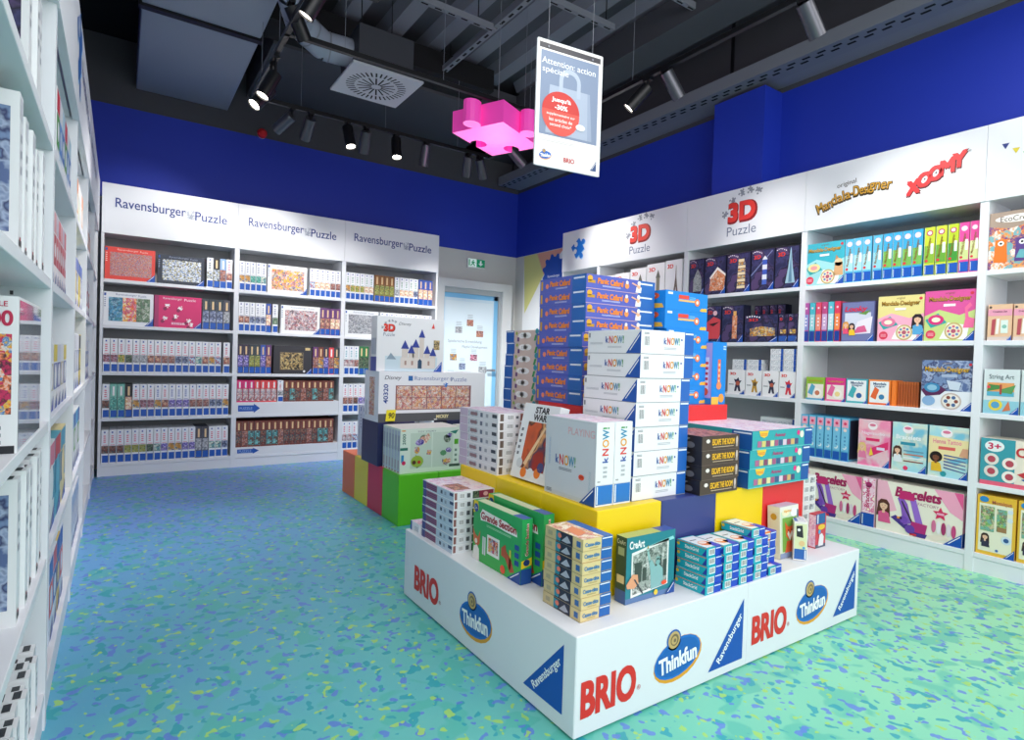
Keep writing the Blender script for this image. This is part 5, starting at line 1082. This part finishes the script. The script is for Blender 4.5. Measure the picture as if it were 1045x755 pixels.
for k in range(7):
    carton('game_box', d_l4, .132, .205, .039, (1.28 + .066 + [0, .002, .001, .002, .0, .003, .002][k], 1.447 + .1025 + [0, 0, .003, 0, -.002, .003, 0][k], T0 + k * .0394), f'small beige and blue puzzle box, {ORD[k]} from bottom, stacked at the near podium corner', 'stack of small beige and blue boxes')
def d_creart(F):
    if F is None: return '#1f7f8c'
    f = F['F']; f.t('CreArt', .2, .88, .3, '#f4f4f2', h=.12, b=.05); f.p([(.3, .8), (.95, .9), (.98, .85), (.9, .84)], '#8fd8d8', 2)
    f.p([(.1, .08), (.86, .16), (.86, .88), (.1, .76)], '#e9ebe6', 2); f.p([(.13, .12), (.83, .19), (.83, .84), (.13, .72)], 'city skyline', 3)
    for x, w_, h_ in ((.16, .14, .3), (.32, .08, .2), (.58, .1, .22), (.66, .05, .34), (.74, .08, .26)): f.q(x, .3, x + w_, .3 + h_, '#3c4842', 4)
    f.p([(.5, .14), (.76, .16), (.74, .42), (.66, .5), (.58, .48), (.5, .6), (.44, .58), (.48, .42)], '#86b4b4', 5); f.p([(.44, .56), (.48, .58), (.44, .74), (.4, .74)], '#8fbcb8', 5); f.e(.415, .77, .035, '#a8ccc4', ry=.02, L=6); f.p([(.4, .78), (.43, .78), (.42, .84)], '#c89838', 6); f.e(.63, .54, .045, '#7aa8a8', ry=.05, L=6)
    for a in range(5): f.p([(.63 - .02, .58), (.63 + .02, .58), (.63 + .09 * math.cos(.5 + a * .55), .58 + .08 * math.sin(.5 + a * .55))], '#90bcb8', 6)
    f.p([(.0, .3), (.12, .44), (.22, .42), (.24, .28), (.16, .22), (.02, .24)], '#e0a078', 7); f.p([(.14, .36), (.17, .36), (.34, .12), (.32, .11)], '#38404a', 8); f.q(0, 0, 1, .08, '#5a7aa8', 1); f.tri(.8, 0, 1, .2, '#1b4a98', 9); f.e(.77, .2, .06, '#f0502a', ry=.035, L=9, n=9); f.e(.6, .08, .04, '#e8c838', L=9)
    l = F['L']; l.q(0, 0, 1, 1, '#2c4a40', 1); l.t('CreArt', .5, .92, .8, '#d8e0d0', h=.07, L=2); l.q(.2, .72, .8, .84, '#98a888', 2); l.q(.15, .3, .85, .42, '#d8c8a0', 2); l.q(0, 0, 1, .2, '#3a5a98', 2); F['T'].q(0, 0, .7, 1, '#a8b878', 1); F['T'].q(.7, 0, 1, 1, '#3f5aa8', 1)
carton('craft_kit', d_creart, .256, .052, .24, (1.511 + .128, 1.473 + .026, T0 + .001), 'teal painting kit box picturing a crowned statue and skyline, on the podium front', None)
def d_grid(F, c='#18b0c0', lab='#18b0c0'):
    if F is None: return c
    f = F['F']; f.barcode(.14, .14, .52, .88); f.q(.55, 0, 1, 1, '#1f46c0', 1); f.q(.58, .76, .97, .88, '#dfe6f8', 2); f.q(0, 0, .12, 1, lab, 2)
    l = F['L']; l.t('StackGrid', .52, .52, .46, '#eef8f8', h=.42, b=.03); l.e(.06, .6, .05, '#f0c838', L=2, ry=.2); l.p([(.86, .1), (1, .1), (1, .95)], '#2a3aa0', 2); l.q(0, .93, 1, 1, '#e87838', 2)
    tt = F['T']; tt.q(.1, .05, .95, .95, '#eef2f4', 1); tt.e(.55, .35, .3, '#f09060', ry=.18, L=2); tt.e(.5, .4, .2, '#fbe8dc', ry=.1, L=3); tt.bars(.2, .65, .6, .72, '#30343c', 1, 2); tt.q(.6, 0, 1, .35, '#3f48c8', 2)
gx = [1.84, 1.948, 2.044, 2.144, 2.248]
for c_ in range(5):
    for k in range(5):
        ja = [.0, .008, .018, .02, .022][k] if c_ == 0 else [.0, .004, .006, .006, .004][(k + c_) % 5]
        ora = (c_ == 4 and k in (3, 4))
        carton('game_box', d_grid, .094, .142, .0335, (gx[c_] + .047 + (ja if c_ == 0 else ja * .5), 1.385 + .071 + (.004 * k if c_ == 0 else .003 * ((k + c_) % 2)) + (.03 if c_ == 4 and k > 0 else 0), T0 + k * .034), f'small {"orange-edged" if ora else "teal"} and blue game box, {ORD[c_]} column from left, {ORD[k]} from bottom', 'small teal and blue game boxes in five columns', args=('#f08038', '#f08038') if ora else ())
carton('game_box', d_grid, .094, .142, .0335, (2.144 + .047, 1.40 + .071, T0 + 5 * .034 + .0005), 'single small teal game box lying on top of the fourth column', 'small teal and blue game boxes in five columns')
def d_fox(F):
    if F is None: return '#e8e6da'
    f = F['F']; f.q(.04, .1, .96, .9, '#cfe0c0', 1); f.q(.12, .12, .88, .78, '#78a848', 2); f.t('tiptoi', .4, .9, .4, '#e8a020', h=.06, b=.02); f.e(.3, .88, .2, '#f0e8c0', ry=.07, L=2); f.e(.75, .86, .18, '#eef0f0', ry=.09, L=2)
    f.p([(.25, .7), (.4, .6), (.6, .6), (.78, .72), (.72, .42), (.5, .32), (.3, .42)], '#e8642c', 4); f.p([(.36, .46), (.5, .32), (.66, .46), (.6, .52), (.5, .44), (.42, .52)], '#f6efe6', 5); f.p([(.35, .32), (.65, .32), (.8, .1), (.25, .1)], '#e05a2c', 3)
    for q in (.42, .6): f.e(q, .53, .025, '#20201c', L=6)
    f.q(0, 0, 1, .1, '#8a98b8', 2); f.q(.9, .1, 1, .9, '#58707c', 2); l = F['L']; l.q(.1, .1, .9, .9, '#e2ddd0', 1); l.e(.5, .8, .25, '#c89838', L=2); F['T'].q(0, 0, 1, 1, '#c8c8e0')
carton('game_box', d_fox, .15, .06, .232, (2.485 + .075, 1.475 + .03, T0 + .001), 'pale box with an orange fox leaning against the red cube', None, tilt=(R(-3), 0, 0))
def d_sm1(F):
    if F is None: return '#f0f0ea'
    f = F['L']; f.q(.05, .03, .95, .3, '#2a62b0', 1); f.q(.82, .05, .9, .28, '#e8f0f8', 2); f.q(.05, .3, .95, .96, '#dfe6b8', 1); f.p([(.2, .62), (.7, .6), (.6, .92), (.15, .9)], '#2a2a30', 2); f.e(.6, .45, .22, '#e8c890', L=3); f.e(.75, .34, .1, '#48a0d8', L=4); f.e(.35, .8, .12, '#f0f0f0', L=3)
    F['F'].q(.03, .03, .97, .97, 'sky pastel'); F['T'].q(.1, .1, .9, .7, 'faint print'); F['T'].q(.1, .7, .9, .95, '#3a5aa8', 2)
carton('game_box', d_sm1, .12, .055, .172, (2.60, 1.46, T0 + .002), 'small upright card game box with blue base near the podium right end', None, rotz=R(38))
def d_sm2(F):
    if F is None: return '#c83848'
    f = F['F']; f.q(0, .7, .9, 1, '#1b5a98', 1); f.q(.1, .72, .2, .98, '#e4ecf4', 2); f.q(0, 0, 1, .1, '#4a5468', 1); f.e(.55, .6, .35, '#e8c038', ry=.08, L=2); f.e(.35, .47, .12, '#38a0d0', L=3); f.p([(.25, .05), (.75, .05), (.8, .3), (.6, .42), (.35, .38)], '#dfe0e2', 3)
    F['L'].q(.03, .03, .97, .97, 'pale pink print')
carton('game_box', d_sm2, .09, .035, .165, (2.835, 1.50, T0 + .001), 'small red and blue upright game box, last one at the podium right end', None)

# ------------------------------------------------------------------ giant puzzle, castle puzzle and green puzzle boxes
def d_giant(F):
    if F is None: return '#eceef4'
    f = F['F']; f.q(0, 0, 1, .17, '#55575c', 1)
    for r in range(2):
        for c_ in range(5): f.q(.155 + c_ * .138, .25 + r * .235, .285 + c_ * .138, .475 + r * .235, 'comic panels', 3)
    f.q(.145, .235, .855, .725, '#8a5a60', 2)
    f.t('Disney', .12, .87, .14, '#4a4e58', h=.1, sh=.3); f.t('Ravensburger', .47, .86, .32, '#8a98c0', h=.105); f.t('Puzzle', .73, .855, .16, '#8a98c0', h=.09); face_piece(f, .655, .855, .02, '#a8aebc', .5); f.q(.255, .82, .295, .92, '#2a6ab0', 2); face_piece(f, .6, .74, .028, '#2a7ad0', .4, 5)
    f.t('40320', .06, .56, .38, '#2a4a98', rot=R(90), h=.04, b=.02); f.t('MICKEY', .58, .085, .12, '#f4e8b0', h=.07, b=.06); f.q(.5, .015, .53, .04, '#d8d8d8', 3)
    l = F['L']; l.q(.35, .12, .72, .88, 'comic panels', 2); l.q(.1, .1, .2, .4, '#c8ccd8', 2)
giant = carton('puzzle_box', d_giant, .93, .3, .385, (1.62 + .465, 4.18 + .15, .69 + .001), 'giant white puzzle box with a panel strip and vertical numerals on navy cubes', None)
t = empty('price_tag', (1.715, 4.17, .70), 'small yellow handwritten price tag in front of the giant puzzle box', 'price tag')
g = G(); vs = [(-.04, 0, 0), (.035, 0, 0), (.045, .004, .085), (-.03, .004, .085)]; g.poly(vs, '#f2e22a'); g.poly([(x, y + .002, z) for x, y, z in vs[::-1]], '#f2e22a'); F = Face(g, (-.04, -.001, 0), (1, 0, 0), (.12, .045, 1), (0, -1, 0), .08, .085); F.t('90', .52, .5, .6, '#38341c', h=.5, b=.02, L=2); g.build('card', t)
g = G(); g.box(-.02, .02, -.01, .012, -.008, 0, 'black metal'); g.build('clip', t)
def d_castle(F):
    if F is None: return '#e6e9ec'
    f = F['F']; f.q(.12, .0, .9, .28, '#c8dce6', 1); logo_3d(f, .17, .76, .09); f.t('Disney', .4, .87, .18, '#6a7078', h=.07, sh=.3); f.q(.84, .42, .93, .6, 'dark parchment', 2); f.p([(.8, .82), (.83, .92), (.85, .82)], '#e03830', 2)
    for x, w_, h_ in ((.36, .09, .42), (.46, .08, .34), (.52, .09, .45), (.62, .07, .64), (.7, .08, .34), (.79, .08, .3)):
        f.q(x, .08, x + w_, h_, '#d4ccc4', 3); f.p([(x - .015, h_), (x + w_ + .015, h_), (x + w_ / 2, h_ + .16)], '#2a3f98', 4)
    f.q(.34, .06, .86, .26, '#dcd6d0', 5); f.p([(.6, .06), (.66, .06), (.66, .2), (.63, .24), (.6, .2)], '#2a4a68', 6)
    for x in (.4, .5, .75): f.q(x, .12, x + .03, .2, '#a88a80', 6)
    f.p([(.14, .22), (.2, .34), (.28, .22)], '#8aa0b0', 3); f.tri(.84, 0, .97, .2, '#1f50b0', 7)
    l = F['L']; l.q(.1, .3, .9, .6, '#b8c0cc', 1); l.q(0, 0, 1, .26, '#4a5aa8', 1)
carton('puzzle_box', d_castle, .565, .12, .42, (1.612 + .2825, 4.225 + .06, .69 + .387), 'pale grey castle model puzzle box standing on top of the giant puzzle box', None)
def d_toy(F):
    if F is None: return '#dcebe0'
    f = F['F']; f.q(.0, .0, 1, 1, '#e2f2e4', 1); f.q(.16, .1, .5, .9, '#cfe2d2', 2); f.q(.52, .1, .86, .9, '#cfe2d2', 2)
    rr = random.Random(3)
    for k in range(15):
        x = .2 + .27 * rr.random() + (.36 if k % 2 else 0); y = .16 + .66 * rr.random(); c = ['#7a5a4a', '#4a5a88', '#e09050', '#60a070', '#6a4a80', '#c84850', '#38404a', '#d8b060'][k % 8]
        f.e(x, y, .03 + .035 * rr.random(), ['cartoon scene', c, 'forest green', 'violet', 'tea party'][k % 5], ry=.05 + .06 * rr.random(), L=3 + k % 3, n=[20, 5, 4, 7][k % 4], rot=k)
    f.e(.27, .26, .1, '#a0c048', ry=.13, L=7); f.e(.22, .24, .03, '#5a3a28', L=8); f.e(.3, .24, .025, '#c84030', L=8)
    f.t('2000', .06, .77, .24, '#3f7a68', rot=R(90), h=.05, b=.02); f.q(0, .52, .12, .58, '#2a7a68', 2); f.q(.02, .25, .06, .42, '#2a90c8', 2); f.e(.06, .24, .03, '#d82860', L=3); f.q(.88, .6, .95, .72, '#58b020', 2); f.bars(.89, .2, .93, .55, '#7a9a88', 3); f.q(.8, .08, .98, .14, '#3a5a4a', 3); f.t('TOY STORY', .42, .93, .3, '#7a8a90', h=.035, L=3); f.p([(.8, .9), (.95, .94), (.9, .84)], '#2a8a78', 3); f.e(.05, .96, .035, '#e8a040', ry=.015, L=3)
    l = F['L']; l.q(.1, .05, .9, .95, '#c4d0dc', 1); l.q(.2, .5, .8, .85, '#a8b4c4', 2); l.q(.25, .1, .75, .3, '#b8b0b4', 2); l.q(.3, .02, .7, .05, '#c04050', 2); F['T'].q(.02, .05, .98, .95, '#eef0ee')
for k in range(6):
    carton('puzzle_box', d_toy, .49, .05, .318, (1.655 + .245, 3.835 + .025 + k * .0535, .361), f'pale green puzzle box with toy pictures, {ORD[k]} from the front on the green cube', 'pale green puzzle boxes standing on the green cubes')
for k in range(3):
    carton('puzzle_box', d_toy, .3, .05, .318, (2.165 + .15, 3.855 + .025 + k * .0535, .361), f'pale green puzzle box right of the front group, {ORD[k]} from the front', 'pale green puzzle boxes standing on the green cubes')
for k in range(3):
    carton('puzzle_box', d_cover, .28, .05, .42 if k else .46, (1.665 + .14, 4.57 + k * .075, .361), f'pale lilac upright box on the yellow floor cube behind the dark navy cube, {ORD[k]} back', 'pale upright boxes behind the dark navy cube', args=('#d8dcec', 'slate blue', '#7a88b8'))

# ------------------------------------------------------------------ lamps and hanging things
def rail(name, p0, p1, label):
    a = Vector(p0); b = Vector(p1); c = (a + b) / 2; t = empty(name, c, label, 'lighting track', 'black ceiling lighting tracks')
    g = G(); h = [abs(b[i] - a[i]) / 2 + .018 for i in range(2)]; g.box(-h[0], h[0], -h[1], h[1], -.017, .017, 'black metal', .002); g.build('track', t)
    n = 3
    for k in range(n):
        g = G(); q = a.lerp(b, (k + .5) / n) - c; g.cyl((q.x, q.y, .017), (q.x, q.y, 4.2 - c.z), .002, 'steel grey', 6); g.build('suspension_wire', t)
rail('lighting_track', (.886, 5.26, 3.3), (3.18, 5.26, 3.3), 'black lamp track parallel to the back wall, nearest the blue wall')
rail('lighting_track', (.886, 4.08, 3.3), (3.18, 4.08, 3.3), 'black lamp track crossing in front of the pink jigsaw lamp')
rail('lighting_track', (3.18, 1.2, 3.3), (3.18, 5.22, 3.3), 'black lamp track running along the right side above the display')
rail('lighting_track', (.886, 3.4, 3.3), (.886, 5.22, 3.3), 'short black lamp track beside the grey air duct at upper left')
rail('lighting_track', (.3, 3.45, 3.35), (1.25, 3.45, 3.35), 'lamp track stub at the top edge of the photo, left of centre')
LENS = P('#fff6e8', .4, emit=9.0)
def spot(top, bot, label, lit=True, r=.047, power=26, energy=True, col_='black metal'):
    top = Vector(top); bot = Vector(bot); d = (bot - top).normalized(); t = empty('track_spotlight', top, label, 'spotlight', 'black cylindrical track spotlights')
    b = d * .2; up = Vector((0, 0, 1))
    g = G(); g.cyl((0, 0, 0), b, r, col_, 24, caps=False); g.cyl((0, 0, 0), d * .001, r, col_, 24); g.cyl(b, b - d * .02, r * .9, 'black metal', 24, caps=False)
    v = d.orthogonal().normalized(); w = d.cross(v); n = 24
    g.add([b + (v * math.cos(6.2832 * k / n) + w * math.sin(6.2832 * k / n)) * q for q in (r, r * .88) for k in range(n)], [(k, (k + 1) % n, n + (k + 1) % n, n + k) for k in range(n)], 'black metal'); g.build('housing', t)
    g = G(); g.poly([b - d * .012 + (v * math.cos(6.2832 * k / n) + w * math.sin(6.2832 * k / n)) * (r * .88) for k in range(n)], LENS); g.build('lens', t)
    g = G(); zt = max(.01, 3.283 - top.z) if top.z < 3.283 else .03
    g.cyl((0, 0, zt), (0, 0, -.02), .011, 'black metal', 10); g.box(-.02, .02, -.035, .035, zt - .02, zt, 'black metal'); g.build('bracket', t)
    if energy:
        l = bpy.data.lights.new('spot_beam', 'SPOT'); l.energy = power * 3.6; l.spot_size = R(66); l.spot_blend = 1.0; l.shadow_soft_size = .05; l.color = (1, .965, .92)
        o = bpy.data.objects.new('spot_beam', l); col.objects.link(o); o.parent = t; o.location = b + d * .01; o.rotation_euler = d.to_track_quat('-Z', 'Y').to_euler()
    return t
spot((1.196, 5.26, 3.222), (1.102, 5.392, 3.123), 'tilted grey spotlight, first from left on the back track above the fire bell', col_='lamp grey')
spot((1.352, 5.26, 3.236), (1.34, 5.396, 3.104), 'second spotlight from left on the back track, aimed at the back wall', col_='lamp grey')
spot((1.676, 5.26, 3.24), (1.692, 5.201, 3.06), 'black spotlight with a bright lens, left of the two lit ones on the back track', power=14)
spot((1.853, 5.26, 3.248), (1.869, 5.369, 3.093), 'spotlight between the two lit ones on the back track', col_='lamp grey')
spot((2.141, 5.26, 3.244), (2.133, 5.206, 3.062), 'black spotlight with a bright lens, right of the two lit ones on the back track', power=14)
spot((2.456, 5.26, 3.261), (2.46, 5.323, 3.078), 'spotlight on the back track just right of the right lit one', col_='lamp grey')
spot((2.928, 5.26, 3.25), (2.96, 5.35, 3.08), 'spotlight on the back track below the left edge of the pink lamp', power=60, col_='lamp grey')
spot((3.06, 5.26, 3.25), (3.16, 5.33, 3.09), 'last spotlight on the back track, leaning right under the pink lamp', power=75, col_='lamp grey')
spot((3.18, 4.86, 3.262), (3.315, 4.82, 3.13), 'spotlight leaning right under the pink lamp, left of the poster', col_='lamp grey')
spot((3.18, 3.054, 3.22), (3.09, 3.15, 3.075), 'black spotlight with a lit lens just right of the hanging poster', power=16)
spot((3.18, 2.881, 3.262), (3.295, 2.857, 3.11), 'grey spotlight leaning right, second on the right-hand track', power=17, col_='lamp grey')
spot((3.18, 1.878, 3.262), (3.31, 1.86, 3.10), 'large spotlight at the top edge of the photo, nearest on the right-hand track', power=17, col_='lamp grey')
spot((.94, 3.45, 3.30), (.853, 3.503, 3.119), 'large black spotlight with a lit lens at the top edge of the photo', power=14)
spot((.865, 3.9, 3.38), (.985, 3.97, 3.20), 'black spotlight pointing down right, where the tracks meet', power=16)
spot((.886, 4.421, 3.157), (.8, 4.407, 2.977), 'black spotlight with lit lens, front one of the pair left of the air diffuser', power=16)
spot((.886, 4.56, 3.10), (.77, 4.52, 2.95), 'spotlight with lit lens, rear one of the pair left of the air diffuser', power=16)

# pink jigsaw lamp
t = empty('pendant_lamp', (2.56, 4.12, 3.0), 'glowing pink jigsaw-piece pendant lamp below the black ceiling', 'lamp', rotz=R(25))
PK = bpy.data.materials.new('glowing_pink'); PK.use_nodes = True; b_ = PK.node_tree.nodes['Principled BSDF']
b_.inputs['Base Color'].default_value = lin('#f050b8'); b_.inputs['Roughness'].default_value = .4; b_.inputs['Emission Color'].default_value = lin('#f03cae'); b_.inputs['Emission Strength'].default_value = .25
PB = bpy.data.materials.new('glowing_pink_diffuser'); PB.use_nodes = True; nt = PB.node_tree; b_ = nt.nodes['Principled BSDF']
b_.inputs['Base Color'].default_value = lin('#f487cc'); b_.inputs['Emission Color'].default_value = lin('#fa7fcf'); b_.inputs['Emission Strength'].default_value = .62
g = G(); pts = jigsaw(0, 0, .5, 0, 10, (1, -1, -1, 1), .135); pts = [(x * 1.18, y * .96) for x, y in pts]
g.poly([(x, y, 0) for x, y in pts][::-1], PB); g.poly([(x, y, .17) for x, y in pts], PK)
n = len(pts); g.add([(x, y, z) for z in (0, .17) for x, y in pts], [(k, (k + 1) % n, n + (k + 1) % n, n + k) for k in range(n)], PK); g.build('lamp_shade', t)
for x, y in ((.15, .1), (-.15, -.1)):
    g = G(); g.cyl((x, y, .17), (x, y, 1.24), .002, 'steel grey', 6); g.build('suspension_wire', t)
l = bpy.data.lights.new('lamp_glow', 'POINT'); l.energy = 6; l.color = (1, .3, .7); l.shadow_soft_size = .15; o = bpy.data.objects.new('lamp_glow', l); col.objects.link(o); o.parent = t; o.location = (0, 0, -.2)

# hanging poster
a = Vector((1.932, 2.703)); b = Vector((2.36, 2.647)); ang = math.atan2(b.y - a.y, b.x - a.x); Wp = (b - a).length; Hp = .70
t = empty('hanging_sign', ((a.x + b.x) / 2, (a.y + b.y) / 2, 2.31), 'hanging sale poster with a grey shopping bag and red discount circle', 'sign', rotz=ang)
g = G(); g.box(-Wp / 2, Wp / 2, -.003, .003, 0, Hp, '#e9e7e4'); F = Face(g, (-Wp / 2, -.003, 0), (1, 0, 0), (0, 0, 1), (0, -1, 0), Wp, Hp)
F.q(.02, .94, .98, .985, '#3b3a40', 1); F.q(.045, .25, .955, .925, '#7787a0', 1)
F.t('Attention: action', .48, .845, .84, '#eef1f5', h=.05, L=4); F.t('spéciale', .27, .77, .4, '#eef1f5', h=.06, L=4)
F.p([(.19, .66), (.82, .66), (.87, .27), (.14, .27)], '#9daabd', 2); F.p([(.78, .66), (.82, .66), (.87, .27), (.8, .27)], '#8e9cb2', 3)
hd = [(.32, .6)]; 
for k in range(11): hd.append((.5 - .17 * math.cos(math.pi * k / 10), .72 + .09 * math.sin(math.pi * k / 10)))
outer = [(.33, .6)] + [(.5 - .17 * math.cos(math.pi * k / 10), .72 + .1 * math.sin(math.pi * k / 10)) for k in range(11)] + [(.67, .6)]
inner = [(.61, .6)] + [(.5 + .11 * math.cos(math.pi * k / 10), .72 + .06 * math.sin(math.pi * k / 10)) for k in range(11)] + [(.39, .6)]
F.p(outer + inner, '#a7b3c4', 3)
F.e(.37, .44, .29, '#e04a3e', L=5, n=40)
up = [(.37 + .29 * math.cos(math.pi * k / 20 + .0), .46 + .29 * Wp / Hp * math.sin(math.pi * k / 20) * .89) for k in range(21)]; F.p(up, '#c02c26', 6)
F.t("Jusqu'à", .37, .545, .3, '#fbf4f2', h=.045, b=.03, L=8); F.t('-30%', .37, .49, .2, '#fbf4f2', h=.04, b=.03, L=8)
for i, s_ in enumerate(('supplémentaire sur', 'les articles de', 'second choix*')): F.t(s_, .37, .425 - i * .04, [.44, .36, .34][i], '#fbe4e0', h=.028, b=.015, L=8)
F.e(.68, .365, .075, '#e8ecef', ry=.025, L=9); F.t('Dès 2', .68, .365, .08, '#8a95a4', L=11)
F.bars(.06, .2, .6, .225, '#c9c7c6', 2); logo_tf(F, .15, .085, .08); F.t('BRIO', .52, .075, .17, '#b83a3a', h=.04, b=.04); F.tri(.86, .03, .96, .12, '#2a4a78', 2)
g.build('poster', t)
g = G(); fr = '#dfe2e4'
g.box(-Wp / 2 - .006, -Wp / 2, -.006, .006, -.004, Hp + .004, fr); g.box(Wp / 2, Wp / 2 + .006, -.006, .006, -.004, Hp + .004, fr); g.box(-Wp / 2, Wp / 2, -.006, .006, Hp, Hp + .006, fr); g.box(-Wp / 2, Wp / 2, -.006, .006, -.006, 0, fr); g.build('frame', t)
for x in (-.15, .15):
    g = G(); g.cyl((x, 0, Hp), (x, 0, 4.24 - 2.31), .0015, 'steel grey', 5); g.cyl((x, -.008, Hp - .03), (x, .008, Hp - .03), .006, 'steel grey', 8); g.build('hanging_wire', t)
